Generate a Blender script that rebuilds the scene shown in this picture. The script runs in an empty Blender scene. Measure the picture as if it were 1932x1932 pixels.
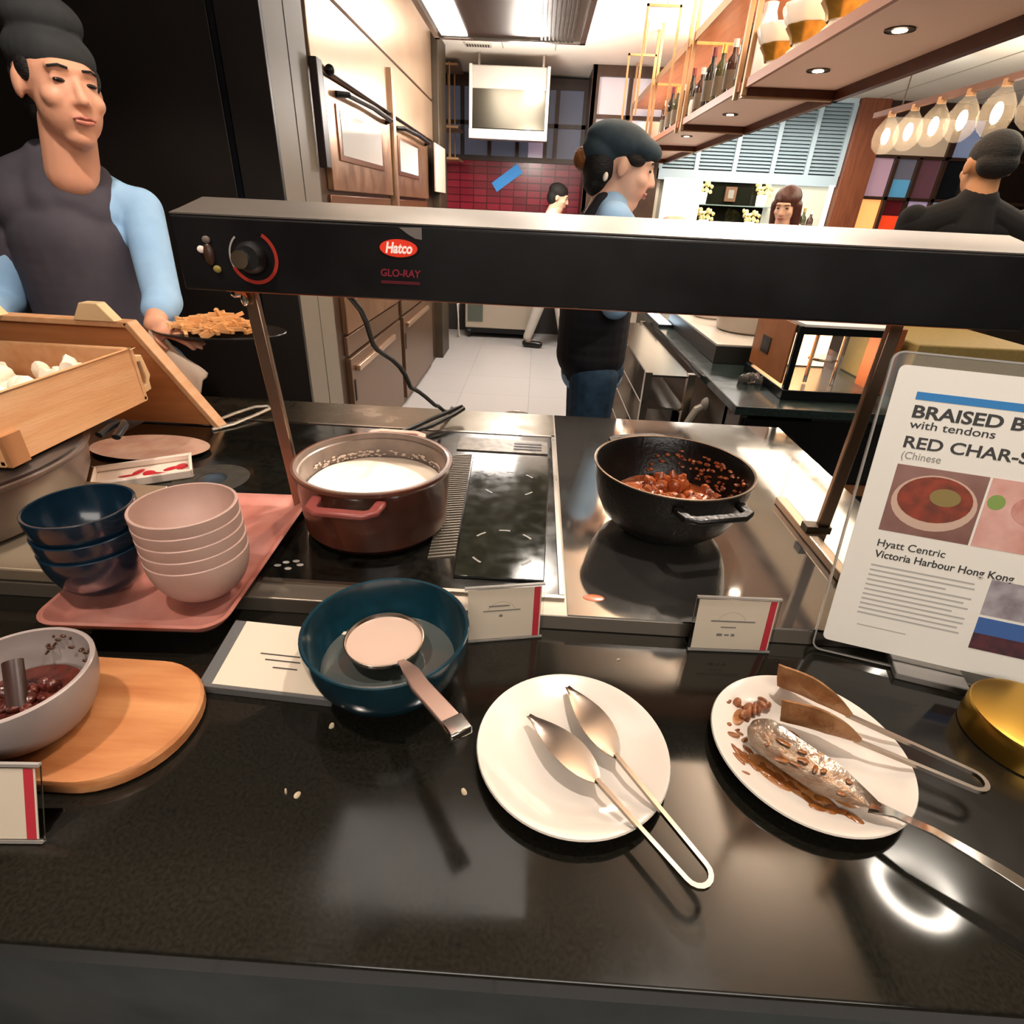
import bpy, bmesh, math, random
from mathutils import Vector, Matrix, Euler, Quaternion
random.seed(7)
SC = bpy.context.scene
COL = SC.collection
V = Vector
PI = math.pi
# ------------------------------------------------------------------ camera, world, lights, exposure
FPX = 1042.0
_x = V((0.99815833, 0.05790533, -0.01808089)); _d = V((0.04372205, -0.48010171, 0.87612256)); _v = V((-0.0420515, 0.87529956, 0.48174926))
cam_data = bpy.data.cameras.new('camera'); cam = bpy.data.objects.new('camera', cam_data); COL.objects.link(cam)
cam_data.sensor_width = 36.0; cam_data.lens = 36.0 * FPX / 1932.0; cam_data.clip_start = 0.02; cam_data.clip_end = 60
def _w(cx, cy, cz):   # camera axes (right, down, forward) to the room's axes
    c = V((cx, cy, cz)); return V((c.dot(_x), c.dot(_d), -c.dot(_v)))
R = Matrix((_w(1, 0, 0), -_w(0, 1, 0), -_w(0, 0, 1))).transposed()
cam.matrix_world = Matrix.Translation((0, 0, 1.46)) @ R.to_4x4()
SC.camera = cam
world = bpy.data.worlds.new('world'); SC.world = world; world.use_nodes = True
world.node_tree.nodes['Background'].inputs[0].default_value = (1.0, 0.86, 0.72, 1)
world.node_tree.nodes['Background'].inputs[1].default_value = 0.06
SC.view_settings.view_transform = 'Standard'; SC.view_settings.look = 'None'
SC.view_settings.exposure = 1.0; SC.view_settings.gamma = 1.0; SC.view_settings.use_curve_mapping = False
SC.cycles.use_denoising = True
SC.cycles.max_bounces = 6; SC.cycles.glossy_bounces = 4; SC.cycles.transmission_bounces = 6; SC.cycles.transparent_max_bounces = 10
SC.cycles.sample_clamp_indirect = 4.0; SC.cycles.caustics_reflective = False; SC.cycles.caustics_refractive = False

def area(name, loc, size, power, col, target=None, rot=None, spread=PI):
    l = bpy.data.lights.new(name, 'AREA'); l.shape = 'RECTANGLE'; l.size, l.size_y = size; l.energy = power; l.color = col; l.spread = spread
    o = bpy.data.objects.new(name, l); COL.objects.link(o); o.location = loc
    if target is not None: o.rotation_euler = (V(target) - V(loc)).to_track_quat('-Z', 'Y').to_euler()
    elif rot: o.rotation_euler = rot
    return o
def spot(name, loc, target, power, col, angle=60, blend=.5, radius=.04):
    l = bpy.data.lights.new(name, 'SPOT'); l.energy = power; l.color = col; l.spot_size = math.radians(angle); l.spot_blend = blend; l.shadow_soft_size = radius
    o = bpy.data.objects.new(name, l); COL.objects.link(o); o.location = loc
    o.rotation_euler = (V(target) - V(loc)).to_track_quat('-Z', 'Y').to_euler(); return o
WARM = (1.0, .80, .60); NEUT = (1.0, .92, .84); COOL = (.88, .94, 1.0)
def point(name, loc, power, col, radius=.12):
    l = bpy.data.lights.new(name, 'POINT'); l.energy = power; l.color = col; l.shadow_soft_size = radius
    o = bpy.data.objects.new(name, l); COL.objects.link(o); o.location = loc; return o
area('corridor_light', (-.35, 5.0, 2.68), (.5, 1.4), 26, NEUT)
point('corridor_fill', (-.15, 5.7, 2.15), 34, NEUT); point('kitchen_fill', (.1, 2.6, 2.30), 15, (1., .9, .78))  # unseen fill lights added to brighten the kitchen ceiling
area('ceiling_fill_uplight', (1.08, 3.4, 2.47), (.3, 4.2), 75, (1., .86, .68), rot=(PI, 0, 0))  # unseen strip on the shelf top, added to brighten the ceiling
area('shelf_inner_light', (1.08, 3.9, 2.37), (.25, 4.0), 14, (1., .84, .64))
area('dining_light', (3.0, 4.0, 2.5), (1.6, 3.0), 30, (1., .85, .68)); point('dining_lamp', (3.2, 4.8, 2.1), 12, (1., .88, .72))
area('bar_light', (2.2, 6.3, 2.4), (1.6, .4), 20, NEUT)
area('louvre_light', (2.2, 5.2, 2.5), (1.6, .5), 9, COOL, target=(2.2, 7.0, 2.1))
spot('tile_spot', (-.1, 6.1, 2.6), (-.18, 7.6, 1.5), 75, (1., .9, .9), 36)
spot('counter_spot', (.75, 2.1, 2.62), (.15, .55, .9), 130, (1., .90, .80), 55)
spot('counter_spot', (-.35, 2.05, 2.62), (-.35, .75, .9), 90, (1., .84, .68), 50)
spot('counter_spot', (.35, .65, 2.65), (.25, .6, .9), 34, (1., .92, .84), 60)
spot('counter_spot', (-.75, .35, 2.65), (-.6, .62, .9), 38, (1., .84, .72), 44)
spot('oven_spot', (.2, 3.2, 2.62), (-1.0, 4.0, 1.7), 48, (1., .82, .66), 90)
spot('chef_spot', (-.7, .95, 2.62), (-1.2, 1.75, 1.5), 40, (1., .86, .74), 50)
area('guest_side_fill', (.6, -1.6, 2.4), (2.4, .8), 20, (1., .92, .84), target=(.2, 1.2, 1.2))  # added fill behind the camera, brightens the sign and cards
spot('server_fill', (1.2, .9, 2.62), (.25, 2.1, 1.5), 50, (1., .9, .8), 40)  # fill spot added to brighten the woman's face

# ------------------------------------------------------------------ materials
def lin(c):
    c = c.lstrip('#'); r = [int(c[i:i + 2], 16) / 255 for i in (0, 2, 4)]
    return tuple(x / 12.92 if x <= .04045 else ((x + .055) / 1.055) ** 2.4 for x in r) + (1,)
_M = {}
def mat(name, col, rough=.5, metal=0., var=None, bump=None, rvar=None, emit=0., trans=0., ior=1.45, coat=0., alpha=1., stretch=(1, 1, 1), sss=0., spec=.5, ecol=None):
    """var=(scale, second colour, contrast 0..1)  bump=(scale, strength)  rvar=(scale, second roughness)"""
    m = bpy.data.materials.new(name); m.use_nodes = True; nt = m.node_tree; N = nt.nodes; b = N['Principled BSDF']; b.inputs['Base Color'].default_value = lin(col)
    b.inputs['Roughness'].default_value = rough; b.inputs['Metallic'].default_value = metal; b.inputs['IOR'].default_value = ior
    b.inputs['Transmission Weight'].default_value = trans; b.inputs['Coat Weight'].default_value = coat; b.inputs['Alpha'].default_value = alpha
    b.inputs['Specular IOR Level'].default_value = spec; b.inputs['Coat Roughness'].default_value = .08
    if sss: b.inputs['Subsurface Weight'].default_value = sss; b.inputs['Subsurface Scale'].default_value = .01
    if emit: b.inputs['Emission Color'].default_value = lin(ecol or col); b.inputs['Emission Strength'].default_value = emit
    tc = N.new('ShaderNodeTexCoord'); mp = N.new('ShaderNodeMapping'); mp.inputs['Scale'].default_value = stretch; nt.links.new(tc.outputs['Object'], mp.inputs[0])
    def noise(scale, det=4):
        n = N.new('ShaderNodeTexNoise'); n.inputs['Scale'].default_value = scale; n.inputs['Detail'].default_value = det; nt.links.new(mp.outputs[0], n.inputs['Vector']); return n
    if var:
        n = noise(var[0]); r = N.new('ShaderNodeValToRGB'); k = var[2] if len(var) > 2 else .5
        r.color_ramp.elements[0].position = .5 - .5 * (1 - k) - .0; r.color_ramp.elements[1].position = .5 + .5 * (1 - k)
        r.color_ramp.elements[0].color = lin(col); r.color_ramp.elements[1].color = lin(var[1])
        nt.links.new(n.outputs[0], r.inputs[0]); nt.links.new(r.outputs[0], b.inputs['Base Color'])
    if rvar:
        n = noise(rvar[0]); mr = N.new('ShaderNodeMapRange'); mr.inputs[1].default_value = .35; mr.inputs[2].default_value = .7
        mr.inputs[3].default_value = rough; mr.inputs[4].default_value = rvar[1]; nt.links.new(n.outputs[0], mr.inputs[0]); nt.links.new(mr.outputs[0], b.inputs['Roughness'])
    if bump:
        n = noise(bump[0]); bp = N.new('ShaderNodeBump'); bp.inputs['Strength'].default_value = bump[1]; bp.inputs['Distance'].default_value = .01
        nt.links.new(n.outputs[0], bp.inputs['Height']); nt.links.new(bp.outputs[0], b.inputs['Normal'])
    return m
def wood(name, c1, c2, scale=6, axis=(1, 8, 8), rough=.45, coat=.15):
    return mat(name, c1, rough, var=(scale, c2, .55), stretch=axis, bump=(scale * 6, .08), coat=coat)
def tiles(name, c1, c2, mortar, w, h, size=.012, rough=.4, vert=None, off=.5):
    m = mat(name, c1, rough); nt = m.node_tree; N = nt.nodes; b = N['Principled BSDF']
    tc = N.new('ShaderNodeTexCoord'); mp = N.new('ShaderNodeMapping'); nt.links.new(tc.outputs['Object'], mp.inputs[0])
    if vert == 'x': mp.inputs['Rotation'].default_value = (PI / 2, 0, 0)
    br = N.new('ShaderNodeTexBrick'); br.offset = off; br.inputs['Color1'].default_value = lin(c1); br.inputs['Color2'].default_value = lin(c2); br.inputs['Mortar'].default_value = lin(mortar)
    br.inputs['Scale'].default_value = 1; br.inputs['Brick Width'].default_value = w; br.inputs['Row Height'].default_value = h; br.inputs['Mortar Size'].default_value = size
    nt.links.new(mp.outputs[0], br.inputs[0]); nt.links.new(br.outputs[0], b.inputs['Base Color'])
    bp = N.new('ShaderNodeBump'); bp.inputs['Strength'].default_value = .4; bp.inputs['Distance'].default_value = .01; bp.invert = True
    nt.links.new(br.outputs['Fac'], bp.inputs['Height']); nt.links.new(bp.outputs[0], b.inputs['Normal']); return m
granite = mat('black_granite', '12110d', .06, rvar=(5, .20), var=(260, '1d1b16', .7), spec=.55)
glassblk = mat('black_ceramic_glass', '070707', .07, rvar=(14, .25), var=(70, '15140f', .6), spec=.8)
glassslab = mat('worn_black_glass', '11120d', .06, rvar=(40, .14), var=(90, '1c1c14', .5), spec=.5)
steel = mat('brushed_steel', 'a39a90', .26, 1., rvar=(8, .34))
steelpol = mat('polished_steel_top', 'aea8a0', .05, .94, rvar=(12, .10), var=(5, 'aca69e', .5))
steeldark = mat('dull_steel', '5a5044', .3, 1., var=(12, '4a4238', .5), rvar=(18, .45))
steelmir = mat('mirror_steel', 'a8a094', .2, 1.)
mirfront = mat('reflection_tint_mirror', '4a463d', .22, 1.)  # dark olive tint stands in for what the mirror reflects
hoodm = mat('hood_steel', '857a6c', .36, .9, var=(2.5, '6a6054', .5), stretch=(4, .3, 1))
chrome = mat('chrome', 'd8d4cc', .1, 1.)
cutlery = mat('cutlery_steel', 'a89c90', .24, 1.)
blackmet = mat('black_enamel_metal', '0b0a0c', .32, 0., rvar=(8, .5), spec=.35)
castiron = mat('black_cast_iron', '100e0c', .33, 0., bump=(120, .15), spec=.5)
redenam = mat('worn_red_enamel', '65301f', .32, 0., var=(7, '241d16', .5), coat=.35)
greyenam = mat('grey_enamel_inside', '8d7b70', .35, coat=.3, var=(14, '5d5048', .5))
wovenw = wood('light_beech_wood', 'e0b083', 'd49a68', 4, (12, 1, 12), .5, .05)
lidwood = wood('box_lid_wood', 'cf8a56', 'b97442', 4, (1, 9, 12), .5, .05)
boardw = wood('acacia_board', 'd0935f', 'a8663a', 5, (1.2, 8, 8), .45, .1)
copper = mat('pink_copper', 'dd9f92', .34, .5, var=(10, 'b06250', .5), rvar=(22, .5))
ceramicb = mat('blue_glazed_ceramic', '103440', .18, var=(40, '0b2730', .5), coat=.35)
ceramicb2 = mat('dark_blue_glaze', '12293a', .2, var=(30, '0d1f2c', .5), coat=.35)
ceramicp = mat('matte_pink_ceramic', 'b99a8d', .5, var=(20, 'b29286', .5))
ceramicg = mat('grey_ceramic', '9c8f8a', .4, coat=.2)
porcelain = mat('white_porcelain', 'efe2d4', .22, coat=.5)
paper = mat('white_paper', 'e9e3d8', .7)
cardpaper = mat('menu_card', 'd2c3ae', .7)  # paper tinted warm to stand in for heat lamp light
acryl = mat('clear_acrylic', 'f4f4f2', .04, trans=1., ior=1.2)
acredge = mat('frosted_acrylic_edge', 'cfc8bf', .25, trans=.6, ior=1.3)
ink = mat('dark_grey_ink', '3a3838', .7)
inkl = mat('pale_grey_ink', '8f8b86', .7)
bluebar = mat('blue_print', '2278b8', .6)
redprint = mat('red_print', 'b8303c', .5)
soupm = mat('white_congee', 'f6e9d8', .3, var=(60, 'eadcc8', .5), coat=.5)
brothm = mat('milky_broth', 'c8ad9c', .12, coat=.6)
thin = mat('thin_broth', '4a4f4c', .06, coat=.5)
stewm = mat('red_braised_stew', 'b8622f', .25, var=(40, '6a2a14', .5), bump=(60, .6), coat=.7)
saucem = mat('brown_sauce', '6d3512', .3, var=(90, 'a5652c', .5), coat=.5)
darksauce = mat('dark_chili_sauce', '35130f', .2, var=(60, '6a2c20', .5), bump=(70, .5), coat=.6)
brass = mat('brushed_brass', 'd8a84a', .3, 1.)
brassf = mat('satin_brass_tube', 'a5805c', .4, .6)
shelfwood = wood('orange_shelf_wood', 'd98e4e', 'c0763a', 4, (9, 1, 9), .45, .1)
shelfdark = mat('dark_red_wood_edge', '5a2c1a', .4, var=(20, '47200f', .5))
soffitlit = mat('bounce_lit_soffit', 'ffd6c0', .5)  # pale rosy colour stands in for light bounced onto the soffit
ovenwarm = mat('warm_brushed_steel', 'b08868', .3, .85, var=(3, '8c6a50', .5), stretch=(6, 1, 1), rvar=(10, .4))  # stainless steel; the brown is reflected warm light put into the colour
ovenpale = mat('pale_brushed_steel', 'c9ab8e', .3, .8, var=(2.2, 'b3937a', .5))
greypanel = mat('grey_laminate', '6c655a', .5)
darkpanel = mat('dark_brown_panel', '1b1715', .4, var=(4, '231d1a', .5), spec=.4)
floorm = tiles('pale_floor_tiles', 'a9a8a8', 'a4a3a4', '8f8d8c', .6, .6, .003, .32, off=0.)
darkfloor = mat('dark_floor', '3a3430', .4, var=(6, '2a2622', .5))
ceilm = mat('cream_ceiling', 'efe6da', .8)
creamwall = mat('cream_wall', 'd6c8b4', .8)
redtile = tiles('glazed_red_tiles', '8c1f33', '6c1626', '4a0e18', .16, .075, .006, .22, 'x', off=.0)
darkwood = mat('dark_window_frame', '2a1a12', .4, var=(15, '382318', .5))
pillarw = wood('brown_pillar_wood', '7a4226', '5f3019', 5, (9, 9, 1), .45)
louvm = mat('pale_blue_louvre', '9fb0b6', .5)
denim = mat('blue_denim', '2b4a63', .85, var=(30, '1a3044', .5))
skin = mat('skin', 'dca183', .5, sss=.15)
skin2 = mat('pale_skin', 'e6b79d', .5, sss=.15)
skin3 = mat('tan_skin', 'bd8a60', .55, sss=.1)
lipm = mat('lips', 'bd7565', .5)
hairm = mat('black_hair', '0c0908', .65, bump=(90, .5), stretch=(1, 1, 4))
brownhair = mat('brown_hair', '4a2419', .4, bump=(90, .5), stretch=(1, 1, .3))
bunhair = mat('amber_hair', '7a4a1e', .5, bump=(90, .6))
eyem = mat('eyes', '1a1210', .2)
hatm = mat('charcoal_cloth', '1c1e20', .85, var=(20, '292b2c', .5))
hatm2 = mat('slate_cloth', '2b3d46', .85, var=(20, '22313a', .5))
apronm = mat('grey_apron_cloth', '4b4650', .85, var=(8, '39363f', .5))
apronb = mat('navy_apron_cloth', '15141c', .85)
shirtm = mat('light_blue_shirt', '9cc3e6', .8, var=(14, '8ab3da', .5))
blackshirt = mat('black_cotton', '0e0e10', .9)
whitecloth = mat('white_cloth', 'd9d3cb', .85, bump=(30, .2))
greytr = mat('pale_grey_trousers', 'a8a29a', .85)
shoem = mat('black_leather', '0c0c0d', .25)
lampw = mat('lamp_glow', 'fff4e0', .5, emit=14.)
lampsoft = mat('light_panel', 'fff6ea', .5, emit=1.2)
bulbm = mat('bulb_filament', 'ffe9c4', .5, emit=30., ecol='ffe3b8')
clearglass = mat('thin_clear_glass', 'fff0e2', .03, alpha=.05)
cable = mat('black_rubber', '0a0909', .5)

# ------------------------------------------------------------------ mesh helpers
class G:
    def __init__(s, M=None): s.bm = bmesh.new(); s.M = M
    def _faces(s, vs, fs):
        v = [s.bm.verts.new(p) for p in vs]
        for f in fs:
            try: s.bm.faces.new([v[i] for i in f])
            except ValueError: pass
        return s
    def box(s, x0, x1, y0, y1, z0, z1):
        return s._faces([(x, y, z) for z in (z0, z1) for y in (y0, y1) for x in (x0, x1)], [(0, 2, 3, 1), (4, 5, 7, 6), (0, 1, 5, 4), (2, 6, 7, 3), (0, 4, 6, 2), (1, 3, 7, 5)])
    def hexa(s, pts):   # 8 points: bottom 4 (ccw), top 4
        return s._faces(pts, [(3, 2, 1, 0), (4, 5, 6, 7), (0, 1, 5, 4), (1, 2, 6, 5), (2, 3, 7, 6), (3, 0, 4, 7)])
    def prism(s, poly, z0, z1, plane='xy'):
        def P(a, b, c): return {'xy': (a, b, c), 'xz': (a, c, b), 'yz': (c, a, b)}[plane]
        n = len(poly); vs = [P(a, b, z0) for a, b in poly] + [P(a, b, z1) for a, b in poly]
        return s._faces(vs, [tuple(range(n))[::-1], tuple(range(n, 2 * n))] + [(i, (i + 1) % n, n + (i + 1) % n, n + i) for i in range(n)])
    def ell(s, c, r, rot=None, seg=24, rings=14):
        if not hasattr(r, '__len__'): r = (r, r, r)
        Rm = rot.to_matrix() if hasattr(rot, 'to_matrix') else (rot or Matrix.Identity(3)); c = V(c)
        rows = []
        for i in range(1, rings):
            t = PI * i / rings
            rows.append([c + Rm @ V((r[0] * math.sin(t) * math.cos(2 * PI * j / seg), r[1] * math.sin(t) * math.sin(2 * PI * j / seg), r[2] * math.cos(t))) for j in range(seg)])
        vs = [p for q in rows for p in q] + [c + Rm @ V((0, 0, r[2])), c + Rm @ V((0, 0, -r[2]))]; T = len(vs) - 2; fs = []
        for i in range(rings - 2):
            for j in range(seg): a = i * seg; fs.append((a + j, a + seg + j, a + seg + (j + 1) % seg, a + (j + 1) % seg))
        for j in range(seg): fs.append((T, j, (j + 1) % seg)); a = (rings - 2) * seg; fs.append((T + 1, a + (j + 1) % seg, a + j))
        return s._faces(vs, fs)
    def lathe(s, c, prof, seg=56, caps=True, sx=1., sy=1., ripple=None):
        cx, cy, cz = c; vs = []; n = len(prof)
        for r, z in prof:
            for j in range(seg):
                t = 2 * PI * j / seg; k = ripple(t, r, z) if ripple else 1.
                vs.append((cx + r * k * sx * math.cos(t), cy + r * k * sy * math.sin(t), cz + z))
        fs = [(i * seg + j, i * seg + (j + 1) % seg, (i + 1) * seg + (j + 1) % seg, (i + 1) * seg + j) for i in range(n - 1) for j in range(seg)]
        if caps: fs += [tuple(range(seg))[::-1], tuple((n - 1) * seg + j for j in range(seg))]
        return s._faces(vs, fs)
    def sweep(s, path, sec, closed=False, up=(0, 0, 1), scales=None):
        """sec: list of (a, b) along side / up axes"""
        path = [V(p) for p in path]; n = len(path); k = len(sec); vs = []; up = V(up)
        for i, p in enumerate(path):
            if closed: t = path[(i + 1) % n] - path[i - 1]
            else: t = path[min(i + 1, n - 1)] - path[max(i - 1, 0)]
            t = t.normalized(); side = t.cross(up)
            if side.length < 1e-4: side = t.cross(V((1, 0, 0)))
            side.normalize(); u = side.cross(t).normalized(); f = scales[i] if scales else (1, 1)
            if not hasattr(f, '__len__'): f = (f, f)
            vs += [p + side * a * f[0] + u * b * f[1] for a, b in sec]
        m = n if closed else n - 1
        fs = [(i * k + j, i * k + (j + 1) % k, ((i + 1) % n) * k + (j + 1) % k, ((i + 1) % n) * k + j) for i in range(m) for j in range(k)]
        if not closed: fs += [tuple(range(k))[::-1], tuple((n - 1) * k + j for j in range(k))]
        return s._faces(vs, fs)
    def tube(s, path, r, seg=10, closed=False, up=(0, 0, 1), ry=None, scales=None):
        return s.sweep(path, [(r * math.cos(2 * PI * j / seg), (ry or r) * math.sin(2 * PI * j / seg)) for j in range(seg)], closed, up, scales)
    def bar(s, p0, p1, w, h, up=(0, 0, 1)): return s.sweep([p0, p1], [(-w / 2, -h / 2), (w / 2, -h / 2), (w / 2, h / 2), (-w / 2, h / 2)], False, up)
    def cap(s, p0, p1, r0, r1, seg=16):   # tapered capsule, closed
        p0, p1 = V(p0), V(p1); d = (p1 - p0); L = d.length; d = d.normalized(); q = V((0, 0, 1)).rotation_difference(d).to_matrix(); prof = []
        for i in range(1, 6): a = -PI / 2 + PI / 2 * i / 6; prof.append((r0 * math.cos(a), r0 * math.sin(a)))
        prof.append((r0, 0)); prof.append((r1, L))
        for i in range(1, 6): a = PI / 2 * i / 6; prof.append((r1 * math.cos(a), L + r1 * math.sin(a)))
        vs = []; fs = []
        for r, z in prof:
            for j in range(seg): t = 2 * PI * j / seg; vs.append(p0 + q @ V((r * math.cos(t), r * math.sin(t), z)))
        n = len(prof)
        for i in range(n - 1):
            for j in range(seg): fs.append((i * seg + j, i * seg + (j + 1) % seg, (i + 1) * seg + (j + 1) % seg, (i + 1) * seg + j))
        a = len(vs); vs += [p0 - d * r0, p1 + d * r1]
        for j in range(seg): fs.append((a, (j + 1) % seg, j)); k = (n - 1) * seg; fs.append((a + 1, k + j, k + (j + 1) % seg))
        return s._faces(vs, fs)
def origin(p):
    o = V((0, 0, 0))
    while p is not None: o += p.location; p = p.parent
    return o
def obj(name, g, m, parent=None, smooth=True, bevel=0., local=False, org=None, angle=35):
    bm = g.bm
    if g.M is not None: bm.transform(g.M)
    o = bpy.data.objects.new(name, bpy.data.meshes.new(name))
    off = origin(parent) if parent is not None else V((0, 0, 0))
    if parent is None and org is not None: off = V(org)
    if not local: bm.transform(Matrix.Translation(-off))
    bmesh.ops.remove_doubles(bm, verts=bm.verts, dist=1e-6); bmesh.ops.recalc_face_normals(bm, faces=bm.faces)
    bm.to_mesh(o.data); bm.free()
    if smooth:
        o.data.polygons.foreach_set('use_smooth', [True] * len(o.data.polygons))
        try: o.data.set_sharp_from_angle(angle=math.radians(angle))
        except Exception: pass
    o.data.materials.append(m); COL.objects.link(o)
    if parent is not None: o.parent = parent
    elif org is not None: o.location = org
    if bevel:
        b = o.modifiers.new('bevel', 'BEVEL'); b.width = bevel; b.segments = 2; b.limit_method = 'ANGLE'; b.angle_limit = math.radians(50)
    return o
def thing(name, label, cat, loc=(0, 0, 0), group=None, rz=0.):
    o = bpy.data.objects.new(name, None); o.empty_display_size = .05; COL.objects.link(o); o.location = loc; o.rotation_euler = (0, 0, rz)
    o['label'] = label; o['category'] = cat
    if group: o['group'] = group
    return o
def tag(o, label, cat, group=None, kind=None):
    o['label'] = label; o['category'] = cat
    if group: o['group'] = group
    if kind: o['kind'] = kind
    return o
def struct(name, g, m, bevel=0., parent=None):
    o = obj(name, g, m, parent, bevel=bevel)
    if parent is None: o['kind'] = 'structure'
    return o
def dup(root, loc, label=None, group=None, rz=None):
    r = root.copy(); COL.objects.link(r); r.location = loc
    if rz is not None: r.rotation_euler = (0, 0, rz)
    if label: r['label'] = label
    if group: r['group'] = group
    for ch in list(root.children):
        c = ch.copy(); COL.objects.link(c); c.parent = r
        for gch in list(ch.children): d = gch.copy(); COL.objects.link(d); d.parent = c
    return r
def text(body, M, size, m, parent, name='lettering', bold=.0, shear=0., width=None, label=None, align='LEFT'):
    cu = bpy.data.curves.new('txt', 'FONT'); cu.body = body; cu.size = size; cu.offset = bold; cu.extrude = .0002; cu.shear = shear; cu.align_x = align; cu.resolution_u = 4
    t = bpy.data.objects.new('txt', cu); COL.objects.link(t)
    dg = bpy.context.evaluated_depsgraph_get(); me = bpy.data.meshes.new_from_object(t.evaluated_get(dg)); bpy.data.objects.remove(t)
    if width:
        xs = [v.co.x for v in me.vertices]; k = width / max(1e-6, max(xs) - min(xs)); me.transform(Matrix.Diagonal((k, 1, 1, 1)))
    me.transform(M); me.transform(Matrix.Translation(-origin(parent)))
    o = bpy.data.objects.new(name, me); me.materials.clear(); me.materials.append(m); COL.objects.link(o); o.parent = parent
    if label: o['label'] = label
    return o
def frame(o, u, w, n): return Matrix(((u[0], w[0], n[0], o[0]), (u[1], w[1], n[1], o[1]), (u[2], w[2], n[2], o[2]), (0, 0, 0, 1)))
def fuse(name, g, voxel, m, parent=None, smooth=8, org=None, noise=None):
    """union of closed shapes as one continuous skin"""
    me = bpy.data.meshes.new(name); g.bm.normal_update(); bmesh.ops.recalc_face_normals(g.bm, faces=g.bm.faces); g.bm.to_mesh(me); g.bm.free()
    t = bpy.data.objects.new('tmp', me); COL.objects.link(t)
    r = t.modifiers.new('r', 'REMESH'); r.mode = 'VOXEL'; r.voxel_size = voxel
    if smooth: s = t.modifiers.new('s', 'SMOOTH'); s.factor = .5; s.iterations = smooth
    dg = bpy.context.evaluated_depsgraph_get(); m2 = bpy.data.meshes.new_from_object(t.evaluated_get(dg)); bpy.data.objects.remove(t)
    off = origin(parent) if parent is not None else V(org or (0, 0, 0)); m2.transform(Matrix.Translation(-off))
    m2.polygons.foreach_set('use_smooth', [True] * len(m2.polygons))
    o = bpy.data.objects.new(name, m2); m2.materials.clear(); m2.materials.append(m); COL.objects.link(o)
    if parent is not None: o.parent = parent
    elif org is not None: o.location = org
    return o
def bowlprof(R_, H, base, t, foot=.004):   # closed profile of a bowl, from foot up the outside, over the lip, down the inside
    o = [(base * .8, 0), (base, 0), (base, foot)]
    for i in range(1, 13): k = i / 12; o.append((base + (R_ - base) * math.sin(k * PI / 2) ** .8, foot + (H - foot) * (1 - math.cos(k * PI / 2)) ** .85))
    inn = [(R_ - t * .3, H + t * .25)]
    for i in range(12, 0, -1):
        k = i / 12; inn.append((max(.001, base + (R_ - base) * math.sin(k * PI / 2) ** .8 - t), foot + t + (H - foot - t * .9) * (1 - math.cos(k * PI / 2)) ** .85))
    inn.append((.001, foot + t)); return o + inn
def bump_disc(g, c, r, z, amp, n=26, seg=64, seed=0, sx=1., sy=1.):
    """lumpy liquid surface"""
    rnd = random.Random(seed); ph = [(rnd.uniform(8, 70), rnd.uniform(8, 70), rnd.uniform(0, 6)) for _ in range(7)]
    vs = []; cx, cy = c
    for i in range(n + 1):
        q = r * i / n
        for j in range(seg):
            t = 2 * PI * j / seg; x = q * math.cos(t) * sx; y = q * math.sin(t) * sy
            h = sum(math.sin(a * x + b * y + p) for a, b, p in ph) / 7 * amp * 2
            vs.append((cx + x, cy + y, z + h))
    fs = [(i * seg + j, i * seg + (j + 1) % seg, (i + 1) * seg + (j + 1) % seg, (i + 1) * seg + j) for i in range(1, n) for j in range(seg)]
    fs.append(tuple(seg + j for j in range(seg)))
    g._faces(vs, fs); return g
def blob(g, c, r, seed, k=.3):
    rnd = random.Random(seed); n0 = len(g.bm.verts); g.bm.verts.ensure_lookup_table(); g.ell(c, r, Euler((rnd.uniform(0, 3), rnd.uniform(0, 3), rnd.uniform(0, 3))), 12, 8); g.bm.verts.ensure_lookup_table(); c = V(c)
    a, b, d = rnd.uniform(40, 90), rnd.uniform(40, 90), rnd.uniform(0, 6)
    for v in g.bm.verts[n0:]: q = v.co - c; v.co = c + q * (1 + k * math.sin(a * q.x * 2 + d) * math.cos(b * q.y * 2 + b * q.z))
# ================================================================== THE SETTING
CT = .90   # granite top
RT = .93   # raised cooking section top
g = G(); g.box(-5, 8, -4, 9, -.08, 0); struct('floor', g, floorm)
g = G(); g.box(.40, .70, 1.62, 7.5, 0, .012); struct('trim_1', g, mat('dark_gutter', '4a433c', .35, .3))
g = G(); g.box(-5, 1.32, -4, 9, 2.75, 2.85); struct('ceiling', g, ceilm)
g = G(); g.box(1.32, 8, -4, 9, 2.57, 2.67); g.box(1.32, 1.36, -4, 9, 2.57, 2.75); struct('ceiling_dining', g, mat('grey_cream_ceiling', 'c9c2b6', .8))
g = G()
for k in range(6): g.box(1.5 + k * .9, 1.512 + k * .9, 1.0, 7.0, 2.566, 2.572)
struct('trim_2', g, mat('ceiling_joint', '8f887c', .8))
g = G()
for x in (-.42, .06): g.box(x - .004, x + .004, 6.0, 6.5, 2.743, 2.75)
struct('trim_3', g, mat('ceiling_joint_grey', 'a59c90', .8))
g = G(); g.box(-5, 8, -4.1, -4, 0, 2.85); struct('wall_back', g, creamwall)
g = G(); g.box(-5.1, -5, -4, 9, 0, 2.85); struct('wall_left', g, darkpanel)
g = G(); g.box(8, 8.1, -4, 9, 0, 2.85); struct('wall_right', g, mat('dark_dining_wall', '3a2a22', .7))
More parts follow.
